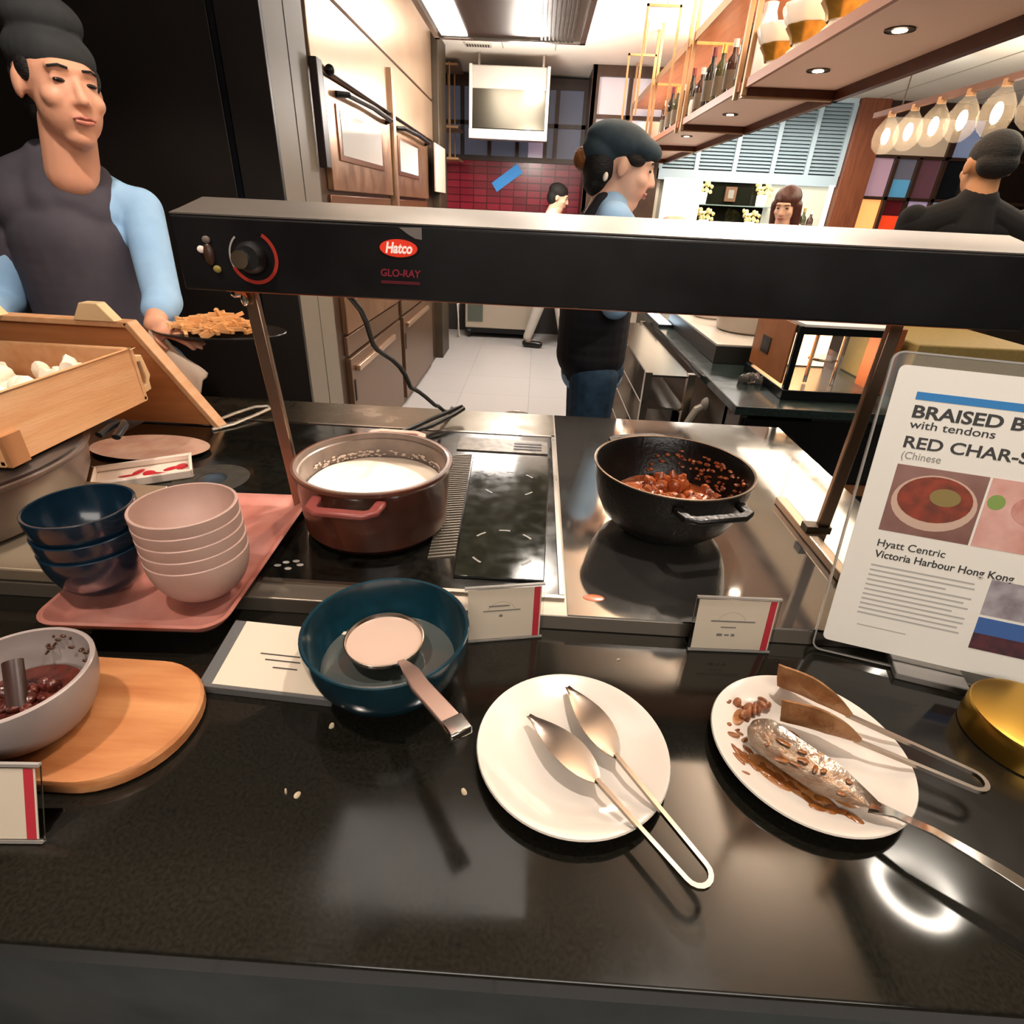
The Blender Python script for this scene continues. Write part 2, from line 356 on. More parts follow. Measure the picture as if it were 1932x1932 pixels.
# far wall with red tiles and dark framed windows
g = G(); g.box(-2.2, .45, 7.66, 7.8, 0, 2.75); struct('wall_far', g, mat('charcoal_wall', '2a2624', .6))
g = G(); g.box(-1.3, .46, 7.60, 7.66, 0.95, 1.93); struct('wall_tiled', g, redtile)
wf = G(); wf.box(-1.2, .46, 7.58, 7.62, 2.62, 2.72); wf.box(-1.2, .46, 7.57, 7.63, 1.93, 1.98)
for x in (-1.16, -.93, -.62, -.30, .02, .135, .44): wf.box(x - .022, x + .022, 7.58, 7.62, 1.98, 2.62)
for z in (2.29,): wf.box(-1.2, .46, 7.58, 7.62, z - .02, z + .02)
w1 = struct('window_1', wf, darkwood)
pane = mat('dim_blue_pane', '5a5f72', .4, emit=.06, ecol='7a7f98')
panel = mat('pale_lilac_pane', '9a8fa8', .2, emit=.15, ecol='a898b0')
g = G()
for a, b in ((-1.14, -.95), (-.91, -.64), (-.60, -.32), (-.28, 0), (.04, .115), (.155, .42)):
    for z0, z1 in ((1.98, 2.27), (2.31, 2.62)): g.box(a, b, 7.60, 7.61, z0, z1)
obj('window_pane', g, pane, w1)
g = G(); g.box(-.17, .02, 7.585, 7.596, 1.98, 2.22); obj('poster', g, panel, w1)
g = G(); g.box(.46, .50, 7.0, 7.8, 0, 2.75); struct('wall_corner', g, darkwood)
g = G(); g.box(.50, 1.30, 7.1, 7.2, 0, 2.75); struct('wall_partition', g, creamwall)
wf = G(); wf.box(.455, 1.25, 7.0, 7.08, 2.66, 2.75); wf.box(.455, .53, 7.0, 7.08, 0, 2.66); wf.box(.53, 1.25, 7.0, 7.08, 2.31, 2.345); wf.box(.53, 1.25, 7.0, 7.08, 1.2, 1.9)
for x in (.85, 1.22): wf.box(x - .02, x + .02, 7.0, 7.08, 1.9, 2.66)
w2 = struct('window_2', wf, mat('brown_window_frame', '4a3220', .45, var=(12, '38241a', .5)))
g = G()
for a, b in ((.53, .83), (.87, 1.20)):
    for z0, z1 in ((1.9, 2.31), (2.345, 2.66)): g.box(a, b, 7.05, 7.06, z0, z1)
obj('window_pane', g, mat('milky_pane', 'b8b0b4', .3, emit=.28, ecol='c8bcc0'), w2)
# louvred panel above the bar, brown pillar and coloured window grid
g = G(); g.box(1.235, 3.15, 7.12, 7.2, 0, 2.57); struct('wall_bar', g, mat('bar_back_wall', '8a8578', .6))
L = thing('louvre_shutter', 'pale blue louvred shutter panels above the lit bar niche', 'shutter', (1.235, 7.0, 1.85))
g = G(); g.box(1.235, 3.15, 7.0, 7.05, 1.80, 1.90); g.box(1.235, 3.15, 7.0, 7.05, 2.53, 2.57)
for x in (1.235, 1.62, 2.02, 2.42, 2.78, 3.11): g.box(x, x + .045, 7.0, 7.05, 1.9, 2.53)
obj('shutter_frame', g, louvm, L)
g = G()
for k in range(19):
    z = 1.915 + k * .0325; g.hexa([(1.25, 7.01, z), (3.14, 7.01, z), (3.14, 7.016, z - .003), (1.25, 7.016, z - .003), (1.25, 7.04, z + .024), (3.14, 7.04, z + .024), (3.14, 7.046, z + .021), (1.25, 7.046, z + .021)])
obj('slats', g, louvm, L)
g = G(); g.box(1.235, 3.15, 7.06, 7.10, 1.8, 2.57); obj('back_board', g, mat('shutter_shadow_board', '4d5a60', .7), L)
g = G(); g.box(3.16, 3.45, 6.95, 7.2, 0, 2.57); struct('trim_4', g, pillarw, .004)
wf = G(); wf.box(3.45, 5.4, 7.02, 7.06, 2.44, 2.57)
for z in (2.10, 1.72, 1.36): wf.box(3.45, 5.4, 7.02, 7.06, z - .015, z + .015)
for x in (3.46, 3.72, 3.96, 4.22, 4.5): wf.box(x - .018, x + .018, 7.02, 7.06, 1.3, 2.1)
wf.box(4.2, 4.26, 7.02, 7.06, 2.1, 2.44); wf.box(3.45, 5.4, 7.02, 7.06, 0, 1.34)
w3 = struct('window_3', wf, darkwood)
cols = [('coral_pane', 'ff9a5a', 1.3, 3.475, 3.70, 1.375, 1.705), ('red_pane', 'c83a1c', .9, 3.74, 3.94, 1.375, 1.56), ('wine_pane', '4a1418', .3, 3.74, 3.94, 1.56, 1.705), ('lilac_pane', 'a893b4', .45, 3.98, 4.2, 1.375, 1.705), ('sky_pane', '7f9ab8', .5, 4.24, 4.48, 1.375, 1.705),
        ('rose_pane', 'a88896', .35, 3.475, 3.70, 1.735, 2.085), ('steel_pane', '5f5d68', .25, 3.74, 3.94, 1.90, 2.085), ('teal_pane', '4f88a8', .45, 3.74, 3.94, 1.735, 1.90), ('mauve_pane', '5c3c44', .25, 3.98, 4.2, 1.735, 2.085), ('black_pane', '14161a', .02, 4.24, 4.48, 1.735, 2.085),
        ('sand_pane', 'a8937c', .45, 3.475, 4.20, 2.115, 2.44), ('grey_blue_pane', '7a86a4', .4, 4.26, 4.50, 2.115, 2.44), ('night_pane', '1c130e', .05, 4.5, 5.4, 1.375, 2.44)]
for nm, c, e, a, b, z0, z1 in cols:
    g = G(); g.box(a, b, 7.06, 7.07, z0, z1); o = obj('window_pane', g, mat(nm, c, .2, emit=e * .45), w3)
g = G(); g.box(3.45, 6.5, 7.2, 7.3, 0, 2.57); struct('wall_dining', g, mat('dark_wall', '2a201a', .7))

# tall dark cabinet on the left and grey column
T = thing('tall_cabinet', 'tall dark brown double door cabinet behind the chef', 'cabinet', (-2.0, 2.48, 0))
g = G(); g.box(-4.9, -1.62, 2.50, 2.9, 0, 2.75); obj('body', g, darkpanel, T)
g = G(); g.box(-1.172, -1.012, 2.478, 2.50, 0.02, 2.74); obj('door', g, darkpanel, T, bevel=.002)
g = G(); g.box(-3.2, -1.20, 2.478, 2.50, .02, 2.74); obj('door', g, darkpanel, T, bevel=.002)
g = G(); g.box(-1.196, -1.178, 2.482, 2.49, .02, 2.74); obj('gap_strip', g, mat('blue_black_strip', '07080f', .3), T)
g = G(); g.box(-3.2, -1.012, 2.46, 2.478, 0, .62); obj('plinth', g, mat('black_plinth', '101010', .35), T)
g = G(); g.box(-1.60, -1.012, 2.50, 2.70, 0, 2.75); struct('trim_5', g, greypanel)
g = G(); g.box(-1.60, -1.010, 2.705, 2.90, 0, 2.75); struct('trim_6', g, greypanel)

# oven wall along x = -1.01
OX = -1.01
O = thing('oven_cabinet', 'warm steel built-in oven bank with two glazed doors along the corridor', 'oven', (-1.4, 2.93, 0))
g = G(); g.box(-1.6, OX - .02, 2.93, 6.05, 0, 2.75); obj('body', g, mat('oven_body', '4a382c', .4, .5), O)
def pn(y0, y1, z0, z1, m, name='panel', t=.02, bv=.003):
    g = G(); g.box(OX - .02, OX + t - .02, y0, y1, z0, z1); return obj(name, g, m, O, bevel=bv)
pn(2.95, 6.02, 2.27, 2.74, ovenpale); pn(2.95, 6.02, 1.965, 2.255, ovenpale)
for (a, b, lab) in ((3.06, 4.30, 1), (4.42, 5.68, 2)):
    d = pn(a, b, 1.50, 1.945, ovenwarm, 'door', .03)
    wy0, wy1 = (3.24, 4.02) if lab == 1 else (4.54, 5.18)
    g = G(); g.box(OX + .008, OX + .016, wy0 - .05, wy1 + .05, 1.63, 1.86); obj('window_frame', g, mat('warm_toned_trim', '8a5a3a', .3, .8), d, bevel=.002)  # trim coloured brown for warm light on the steel
    g = G(); g.box(OX + .016, OX + .019, wy0, wy1, 1.655, 1.84); obj('window_glass', g, mat('lit_oven_glass', 'b8b0a8', .08, emit=.22, ecol='c8c4bc'), d)
    g = G(); ya, yb = (3.22, 4.20) if lab == 1 else (4.49, 5.55)
    g.tube([(OX + .01, ya, 1.90), (OX + .055, ya + .05, 1.905), (OX + .06, (ya + yb) / 2, 1.912), (OX + .055, yb - .05, 1.905), (OX + .01, yb, 1.90)], .014, 8); obj('handle', g, blackmet, d)
for (a, b) in ((3.06, 4.30), (4.42, 5.68)):  # brown tones of these steel panels stand in for warm reflections
    pn(a, b, 1.30, 1.48, mat('recess_warm_steel', '7a5236', .35, .7), 'panel', .012); pn(a, b, 1.06, 1.285, ovenwarm)
    d = pn(a, b, .82, 1.05, ovenwarm, 'drawer', .03); g = G(); g.box(OX + .01, OX + .035, a + .12, b - .15, .985, 1.02); obj('handle', g, ovenpale, d, bevel=.004)
    pn(a, b, .70, .805, mat('drawer_warm_steel', '6f543f', .35, .6))
    dd = pn(a, b, .05, .685, mat('lower_door_warm_steel', '6a513e', .35, .6), 'door', .03)
    g = G(); g.box(OX + .01, OX + .035, a + .08, a + .98, .60, .635); obj('handle', g, ovenpale, dd, bevel=.004)
    g = G(); g.box(OX + .011, OX + .014, a + .03, a + .05, .44, .56); obj('slot', g, blackmet, dd)
g = G(); g.box(OX, OX + .035, 2.915, 2.985, 1.585, 1.985); obj('grip_bar', g, mat('dark_red_brown_bar', '1e0f0c', .4), O, bevel=.004)
g = G(); g.ell((OX + .02, 3.13, 1.975), .022); g.tube([(OX + .012, 3.13, 1.97), (OX + .012, 5.6, 1.955)], .006, 6); obj('rail', g, blackmet, O)
g = G(); g.box(OX - .02, OX + .03, 4.33, 4.40, 1.2, 2.2); obj('column', g, ovenpale, O, bevel=.004)
g = G(); g.box(-1.6, -.955, 6.04, 6.5, 0, 2.75); struct('trim_7', g, mat('dark_olive_post', '2c241a', .45, var=(6, '3c3020', .5)), .004)
g = G(); g.box(-.955, -.940, 5.72, 6.30, 1.56, 1.93); tag(obj('notice_board', g, mat('pale_pink_board', 'c8a898', .6), bevel=.003), 'pale pink blank board fixed to the dark post beyond the ovens', 'board')
g = G(); g.box(-1.6, -1.15, 6.5, 7.66, 0, 2.75); struct('wall_corridor', g, creamwall)

# stainless hood, vent, mirrored extractor box
H = thing('extractor_hood', 'large brushed steel extractor hood hanging from the kitchen ceiling', 'hood', (-.25, 3.0, 2.28))
g = G(); g.hexa([(-.66, 1.9, 2.32), (.20, 1.9, 2.32), (.20, 4.15, 2.32), (-.66, 4.15, 2.32), (-.5, 2.1, 2.74), (.10, 2.1, 2.74), (.10, 4.0, 2.74), (-.5, 4.0, 2.74)]); obj('canopy', g, hoodm, H, bevel=.004)
g = G(); g.box(-.67, .21, 4.13, 4.16, 2.31, 2.335); g.box(-.67, -.64, 1.9, 4.16, 2.31, 2.335); g.box(.18, .21, 1.9, 4.16, 2.31, 2.335); obj('rim', g, steel, H)
g = G(); g.box(-.62, -.47, 3.2, 4.08, 2.312, 2.32); obj('lamp_panel', g, mat('hood_lamp', 'fff8ee', .5, emit=1.6), H)
g = G()
for k in range(9): g.box(-.05 + k * .022, -.04 + k * .022, 2.0, 4.1, 2.313, 2.319)
obj('filter', g, steeldark, H)
g = G(); g.box(-.76, -.52, 6.35, 6.47, 2.738, 2.75)
vt = obj('ceiling_vent', g, mat('vent_grey', 'b8b0a4', .6), None, org=None); tag(vt, 'small slotted air vent in the white kitchen ceiling', 'vent')
g = G()
for k in range(9): g.box(-.745 + k * .024, -.733 + k * .024, 6.37, 6.45, 2.734, 2.738)
obj('slots', g, mat('vent_slot', '3a3530', .7), vt)
A = thing('extractor_box', 'white boxed extractor with mirrored steel front in front of the far windows', 'extractor', (-.36, 6.6, 2.04))
g = G(); g.box(-.72, 0.0, 6.5, 7.3, 2.10, 2.62); obj('body', g, mat('white_metal', 'a8a199', .4, .1), A, bevel=.01)
g = G(); g.hexa([(-.70, 6.47, 2.13), (0.0, 6.47, 2.13), (0.0, 6.5, 2.11), (-.70, 6.5, 2.11), (-.70, 6.49, 2.44), (0.0, 6.49, 2.44), (0.0, 6.5, 2.44), (-.70, 6.5, 2.44)]); obj('mirror_front', g, mirfront, A)
g = G(); g.box(-.73, -.70, 6.46, 6.5, 2.06, 2.62); g.box(0.0, .03, 6.46, 6.5, 2.06, 2.62); g.box(-.73, .03, 6.44, 6.52, 2.04, 2.12); obj('frame', g, mat('pale_metal_frame', 'cfc8be', .3, .4), A, bevel=.004)
for x in (-.66, -.04): g = G(); g.box(x - .01, x + .01, 6.7, 6.72, 2.61, 2.75); obj('hanger', g, steel, A)
# brass hanging rack at the corridor end
B = thing('brass_rack', 'thin brass hanging rack at the end of the oven corridor', 'rack', (-1.0, 7.2, 1.9))
g = G()
for x, y in ((-1.06, 7.0), (-.99, 7.0), (-1.06, 7.4), (-.99, 7.4)): g.bar((x, y, 1.9), (x, y, 2.72), .014, .014)
obj('posts', g, brassf, B)
for z in (1.9, 2.18, 2.7): g = G(); g.box(-1.08, -.90, 6.98, 7.42, z - .01, z + .01); obj('shelf', g, brassf, B)
# trolley at the far end
K = thing('steel_trolley', 'low stainless kitchen trolley cabinet under the red tiled wall', 'trolley', (-.5, 7.3, 0))
g = G(); g.box(-.85, .0, 7.2, 7.58, .12, .75); obj('body', g, mat('trolley_steel', 'b0a596', .35, .5), K, bevel=.008)
g = G(); g.box(-.82, -.63, 7.19, 7.2, .20, .70); obj('door', g, mat('trolley_glass', '4a5048', .2), K)
g = G(); g.tube([(-.93, 7.15, .02), (-.93, 7.15, .40), (-.88, 7.16, .55), (-.85, 7.2, .6)], .018, 8); obj('handle', g, mat('white_tube', 'd8d2c8', .3), K)
for x in (-.8, -.05): g = G(); g.tube([(x - .02, 7.25, .06), (x + .02, 7.25, .06)], .06, 16); obj('wheel', g, blackmet, K)
g = G(); g.box(-.85, .0, 7.21, 7.57, .06, .12); obj('chassis', g, blackmet, K)
# blue neon sign on the red wall
g = G(); M = frame((-.52, 7.59, 1.62), (.82, 0, .57), (-.57, 0, .82), (0, -1, 0))
g = G(M); g.box(0, .36, 0, .11, 0, .012); tag(obj('neon_sign', g, mat('blue_neon', '2a78b8', .5, emit=.22, ecol='2f8fd8')), 'slanted blue glowing sign panel on the red tiled wall', 'sign')
# floor drain
g = G(); g.lathe((-.09, 4.29, 0), [(.001, .001), (.085, .001), (.095, .004), (.10, .0005)], 32, False); tag(obj('floor_drain', g, steel, org=(-.09, 4.29, 0)), 'round steel drain cover in the pale corridor floor', 'drain')

# ================================================================== the buffet counter
C = thing('buffet_counter', 'long black granite buffet counter across the foreground', 'counter', (0, 1.0, 0))
g = G(); g.box(-2.6, 2.4, .215, .72, CT - .03, CT); g.box(-2.6, -1.9, .72, 1.57, CT - .03, CT); obj('worktop', g, granite, C, bevel=.003)
g = G(); g.box(-2.6, 2.4, .30, .34, 0, CT - .03); obj('front_panel', g, mat('grey_front_panel', '4a5554', .3, .2, var=(2.2, '1c1e1d', .3), rvar=(6, .5)), C)
g = G(); g.box(-2.5, .72, .34, 1.54, 0, CT - .03); obj('body', g, mat('counter_body', '26221e', .5), C)
S = thing('cooking_station', 'raised stainless cooking station with dark glass set into the counter', 'cooking station', (0, 1.1, CT))
g = G(); g.box(-1.9, .735, .655, 1.57, CT, RT - .003); obj('base', g, mat('fascia_steel', '8c8174', .34, .75), S, bevel=.002)
g = G(); g.box(-1.9, .074, 1.40, 1.57, RT - .003, RT); obj('rear_strip', g, mat('olive_steel_strip', '6a5f4e', .25, .9, rvar=(14, .4)), S)
g = G(); g.box(.078, .735, .655, 1.57, RT - .003, RT); obj('steel_top', g, steelpol, S)
g = G(); g.box(-1.0, .066, .70, 1.385, RT - .003, RT + .001); obj('glass_hob', g, glassblk, S, bevel=.001)
g = G(); g.box(-1.0, .074, 1.385, 1.394, RT - .003, RT + .003); g.box(.066, .074, .70, 1.394, RT - .003, RT + .003); g.box(-1.0, .074, .692, .70, RT - .003, RT + .002); obj('hob_trim', g, steel, S)
g = G(); g.hexa([(-.105, .73, RT + .001), (.042, .73, RT + .001), (.060, 1.235, RT + .001), (-.125, 1.225, RT + .001), (-.105, .73, RT + .006), (.042, .73, RT + .006), (.060, 1.235, RT + .006), (-.125, 1.225, RT + .006)]); obj('glass_plate', g, glassslab, S, bevel=.0015)
g = G()
for k in range(46): y = .78 + k * .0098; x = -.115 - (k - 10) * .0004; g.hexa([(x - .045, y, RT + .001), (x, y + .012, RT + .001), (x, y + .016, RT + .001), (x - .045, y + .004, RT + .001), (x - .045, y, RT + .0035), (x, y + .012, RT + .0035), (x, y + .016, RT + .0035), (x - .045, y + .004, RT + .0035)])
obj('vent_ribs', g, mat('ribbed_grey', '6f665a', .4, .6), S)
g = G(); g.box(-.17, .055, 1.262, 1.345, RT + .001, RT + .004); obj('rear_vent', g, mat('grimy_steel', '7a7064', .35, .7, var=(50, '2c2620', .4)), S)
g = G()
for k in range(3): g.box(-.03, .04, 1.28 + k * .018, 1.288 + k * .018, RT + .004, RT + .005)
obj('vent_slots', g, blackmet, S)
def arc(g, cx, cy, r0, r1, a0, a1, z, n=12):
    vs = []
    for i in range(n + 1): a = math.radians(a0 + (a1 - a0) * i / n); vs += [(cx + r0 * math.cos(a), cy + r0 * math.sin(a), z), (cx + r1 * math.cos(a), cy + r1 * math.sin(a), z)]
    g._faces(vs, [(2 * i, 2 * i + 1, 2 * i + 3, 2 * i + 2) for i in range(n)])
g = G()
for cy in (1.08, .82):
    for a in (35, 125, 215, 305, 80): arc(g, -.03, cy, .058, .062, a, a + 20, RT + .0064)
obj('zone_mark', g, mat('pale_zone_print', '66625a', .3), S)
g = G(); arc(g, -.66, 1.03, .030, .075, 0, 360, RT + .0014, 40); obj('burner_mark', g, mat('chalky_burner_mark', '35312a', .5, var=(60, '15140f', .4)), S)
g = G()
for x, y in ((-.395, .735), (-.375, .728), (-.385, .745), (-.36, .74), (-.37, .75)): g.ell((x, y, RT + .001), (.006, .004, .0008), None, 10, 6)
obj('touch_symbols', g, mat('touch_print', '9a948c', .4), S)
g = G(); g.ell((.12, .70, RT), (.017, .009, .0015)); tag(obj('sauce_drip', g, mat('orange_grease', 'b0552a', .3), org=(.12, .70, RT)), 'small orange sauce spot on the steel top in front of the black pot', 'stain')

# heat lamp bar on two legs
HB = thing('heat_lamp_bar', 'long black overhead food warmer bar standing on two flat steel legs', 'food warmer', (.06, .93, RT))
hx0, hx1 = -.515, .70
g = G(); g.prism([(.85, 1.335), (1.0, 1.335), (1.005, 1.42), (.99, 1.448), (.95, 1.452), (.88, 1.437), (.85, 1.432)], hx0, hx1, 'yz'); obj('housing', g, blackmet, HB, bevel=.003)
g = G(); g.prism([(.853, 1.4335), (.88, 1.4385), (.95, 1.4535), (.985, 1.4505), (.985, 1.4525), (.95, 1.4555), (.88, 1.4405), (.853, 1.4355)], hx0, hx1, 'yz'); obj('top_cover', g, mat('satin_grey_cover', '5f5852', .42, .35), HB)
g = G(); g.box(hx0 + .04, hx1 - .04, .89, .96, 1.329, 1.336); obj('heating_element', g, mat('glowing_element', '8a4a34', .5, emit=.12, ecol='ff7a38'), HB)
for x, xt in ((-.430, -.457), (.570, .570)):
    g = G(); g.hexa([(x - .011, .924, RT), (x + .011, .924, RT), (x + .011, .936, RT), (x - .011, .936, RT), (xt - .011, .924, 1.336), (xt + .011, .924, 1.336), (xt + .011, .936, 1.336), (xt - .011, .936, 1.336)]); obj('leg', g, mat('leg_steel', 'a08672', .3, .9), HB, bevel=.002)
    g = G(); (g.box(x + .012, x + .030, .90, 1.03, RT, RT + .012) if x < 0 else g.box(x - .032, x - .010, .786, 1.072, RT, RT + .016)); obj('foot', g, mat('foot_steel', 'c0a890', .3, .8), HB, bevel=.003)
g = G(); g.box(x - .034, x + .012, .918, .942, RT + .016, RT + .03); obj('foot_clamp', g, steeldark, HB)
# dial, switch and badge
M = frame((-.404, .85, 1.383), (1, 0, 0), (0, 0, 1), (0, -1, 0))
g = G(M); g.lathe((0, 0, 0), [(.021, 0), (.021, .012), (.017, .018), (.016, .020)], 32); kn = obj('dial', g, cable, HB)
g = G(M); g.lathe((-.010, -.002, 0), [(.0125, .018), (.012, .023), (.0, .0232)], 28, False); obj('dial_cap', g, chrome, kn)
g = G(); vs = []
def ring(M, r0, r1, a0, a1, m, nm, z=.0012):
    g = G(M); arc(g, 0, 0, r0, r1, a0, a1, z, 30); return obj(nm, g, m, HB)
ring(M, .031, .036, -155, 60, mat('red_dial_print', '9a2c20', .4), 'dial_scale'); ring(M, .032, .0345, -230, -155, mat('grey_dial_print', '9a958f', .4), 'dial_scale')
g = G(); g.ell((-.467, .849, 1.384), (.008, .006, .015)); sw = obj('switch', g, mat('brown_switch', '3a2418', .4), HB)
for dx, dz, m in ((-.010, .006, porcelain), (.0, .019, mat('grease_grey', '6a5f55', .5)), (.008, -.019, mat('grease_yellow', '8a7a3c', .5))):
    g = G(); g.ell((-.467 + dx, .848, 1.384 + dz), (.006, .003, .005)); obj('worn_sticker', g, m, sw)
bx, bz = -.194, 1.404
M = frame((bx, .85, bz), (1, 0, .0), (0, 0, 1), (0, -1, 0))
g = G(M); g.lathe((0, 0, 0), [(.03, 0), (.03, .0015), (.001, .0018)], 40, False, sx=1., sy=.46); bd = obj('badge', g, mat('black_badge', '17090c', .3), HB)
g = G(M); g.lathe((0, 0, 0), [(.0265, .0016), (.0265, .0026), (.001, .0028)], 40, False, sx=1., sy=.43); obj('badge_oval', g, mat('red_orange_badge', 'd03320', .3, emit=.25), bd)
text('Hatco', M @ Matrix.Translation((-.019, -.006, .003)), .019, mat('badge_white', 'f0dcd0', .4, emit=.2), bd, bold=.0006, shear=.25, width=.038)
text('GLO-RAY', M @ Matrix.Translation((-.0285, -.037, .0008)), .0135, mat('dull_red_print', '7a1c2c', .4, emit=.08), bd, bold=.0003, shear=.1, width=.058)
g = G(M); g.box(-.028, .028, -.047, -.043, 0, .001); obj('badge_line', g, mat('dull_red_line', '5a1420', .4), bd)
g = G(M); g.prism([(.002, .026), (.033, .027), (.033, .012), (.024, .013), (.014, .018)], 0, .001); obj('label_remnant', g, mat('torn_label', '7a706a', .7), HB)
g = G(); g.ell((-.472, .915, 1.322), (.010, .006, .006)); g.ell((-.461, .915, 1.315), (.006, .005, .011)); obj('wing_nut', g, chrome, HB)
# power cord
g = G(); pts = [(-.318, .95, 1.336)]
P0, P1 = V((-.315, .95, 1.33)), V((-.225, 1.50, .945))
for i in range(1, 24): t = i / 24; p = P0.lerp(P1, t); pts.append((p.x + .008 * math.sin(t * 19), p.y, p.z - .035 * math.sin(t * PI) + .006 * math.sin(t * 23)))
pts += [(-.222, 1.515, .938), (-.225, 1.575, .934), (-.226, 1.583, .90), (-.226, 1.583, .6)]
g.tube(pts, .005, 8); tag(obj('power_cord', g, cable), 'black wavy power cord hanging from the warmer bar down behind the counter', 'cord')

# ================================================================== pots
def pot(name, label, cx, cy, z0, R_, H, base, mo, mi, t=.006, round_=False):
    P = thing(name, label, 'pot', (cx, cy, z0)); o = [(.001, 0), (base, 0)]
    if round_:
        for i in range(1, 13): k = i / 12; o.append((base + (R_ - base) * math.sin(k * PI / 2) ** .9, H * (1 - math.cos(k * PI / 2)) ** .8))
    else: o += [(base + .012, .004), (base + .022, .016), (R_ - .008, H * .55), (R_ - .004, H - .012), (R_, H - .006)]
    g = G(); g.lathe((cx, cy, z0), o + [(R_ - .001, H), (R_ - t, H), (R_ - t - .002, H - .004)] , 72, False); obj('body', g, mo, P)
    return P, o
P1, _ = pot('casserole_pot', 'round red enamel cast iron pot full of white congee', -.268, .890, RT + .001, .139, .129, .105, redenam, greyenam)
x, y, z = -.268, .890, RT + .001
g = G(); g.lathe((x, y, z), [(.1385, .1285), (.130, .1295), (.129, .12), (.1265, .118), (.1255, .10), (.122, .06), (.105, .012), (.001, .008)], 72, False); obj('inner_enamel', g, greyenam, P1)
def loop_handle(P, x, y, z, ang, R_, w, out, m, th=.009, drop=0.):
    a = V((math.cos(ang), math.sin(ang), 0)); s = V((-a.y, a.x, 0)); c = V((x, y, z))
    pts = [c + a * (R_ - .012) - s * w, c + a * (R_ + out * .7) - s * w * .95, c + a * (R_ + out) - s * w * .7, c + a * (R_ + out) + s * w * .7, c + a * (R_ + out * .7) + s * w * .95, c + a * (R_ - .012) + s * w]
    pts = [p + V((0, 0, drop * (p - c).length)) for p in pts]
    g = G(); g.sweep(pts, [(-th, -th * .55), (th, -th * .55), (th, th * .55), (-th, th * .55)]); return obj('handle', g, m, P, bevel=.003)
hm = mat('pink_red_enamel', '84403a', .38, coat=.25)
loop_handle(P1, x, y, z + .112, -1.62, .137, .052, .032, hm); loop_handle(P1, x, y, z + .118, 1.52, .137, .052, .026, mat('pale_pink_enamel', 'c89a8c', .35, coat=.3))
g = G(); bump_disc(g, (x, y), .121, z + .082, .0008, seed=4); tag(obj('congee', g, soupm, org=(x, y, z + .082)), 'smooth white congee filling the red enamel pot', 'food', kind='stuff')
g = G(); rnd = random.Random(5)
for k in range(90): a = rnd.uniform(.2, 2.9); h = rnd.uniform(.084, .096); r = .1235; g.ell((x + r * math.cos(a), y + r * math.sin(a), z + h), (rnd.uniform(.001, .002), rnd.uniform(.002, .006), rnd.uniform(.001, .0025)), Euler((0, 0, a)), 8, 6)
tag(obj('congee_scum', g, mat('dried_congee', 'cdb8a8', .5), org=(x, y, z + .09)), 'dried white residue clinging inside the red pot above the congee', 'food', kind='stuff')
# ladle lying behind the pot
LD = thing('soup_ladle', 'ladle with black looped handle lying on the counter behind the red pot', 'ladle', (-.30, 1.30, RT))
g = G(); g.lathe((-.42, 1.17, RT + .002), [(.001, 0), (.02, .002), (.034, .012), (.038, .026), (.036, .026), (.03, .013), (.001, .004)], 32, False); obj('cup', g, cutlery, LD)
g = G(); g.tube([(-.40, 1.19, RT + .027), (-.36, 1.24, RT + .034), (-.32, 1.30, RT + .024)], .006, 8, ry=.003); obj('shaft', g, cutlery, LD)
hp = [(-.325, 1.295, RT + .022), (-.300, 1.335, RT + .022), (-.255, 1.415, RT + .024), (-.205, 1.485, RT + .030), (-.185, 1.50, RT + .034), (-.180, 1.485, RT + .034), (-.200, 1.450, RT + .028), (-.250, 1.37, RT + .020), (-.300, 1.305, RT + .020)]
g = G(); g.tube(hp, .006, 8, closed=True); obj('handle', g, blackmet, LD)
# black pot of stew
x, y, z, Rr = .272, .941, RT + .001, .144
P2 = thing('stew_pot', 'round bottomed black cast iron pot of red braised meat on the steel top', 'pot', (x, y, z))
pr = [(.001, 0), (.055, 0), (.062, .003), (.095, .014), (.118, .036), (.131, .065), (.139, .10), (.143, .126), (.1435, .130), (.140, .131), (.137, .126), (.133, .10), (.125, .067), (.112, .040), (.09, .018), (.05, .008), (.001, .008)]
g = G(); g.lathe((x, y, z), pr, 80, False); obj('body', g, castiron, P2)
g = G(); g.lathe((x, y, z), [(.1405, .1312), (.1425, .1325), (.1445, .1318), (.1450, .1300), (.1435, .129)], 80, False); obj('rim', g, mat('bare_iron_rim', '6e5a48', .35, .7), P2)
loop_handle(P2, x, y, z + .110, -1.30, .139, .058, .030, castiron); loop_handle(P2, x, y, z + .120, 1.84, .139, .058, .026, castiron)
g = G(); bump_disc(g, (x, y), .116, z + .052, .004, seed=8); rnd = random.Random(3)
for k in range(52):
    a = rnd.uniform(0, 6.28); r = rnd.uniform(0, .105); blob(g, (x + r * math.cos(a), y + r * math.sin(a), z + .055), (rnd.uniform(.012, .024), rnd.uniform(.009, .016), rnd.uniform(.009, .014)), k, .5)
tag(obj('braised_stew', g, stewm, org=(x, y, z + .04)), 'glossy chunks of red braised meat in sauce inside the black pot', 'food', kind='stuff')
g = G()
for k in range(70):
    a = rnd.gauss(.7, .5); h = rnd.uniform(.06, .11); r = .118 + (h - .05) * .25; g.ell((x + r * math.cos(a), y + r * math.sin(a), z + h), (rnd.uniform(.002, .007), rnd.uniform(.002, .007), rnd.uniform(.002, .004)), Euler((0, 0, a)), 8, 6)
tag(obj('sauce_splashes', g, stewm, org=(x, y, z + .08)), 'red sauce spatters stuck to the inner wall of the black stew pot', 'food', kind='stuff')

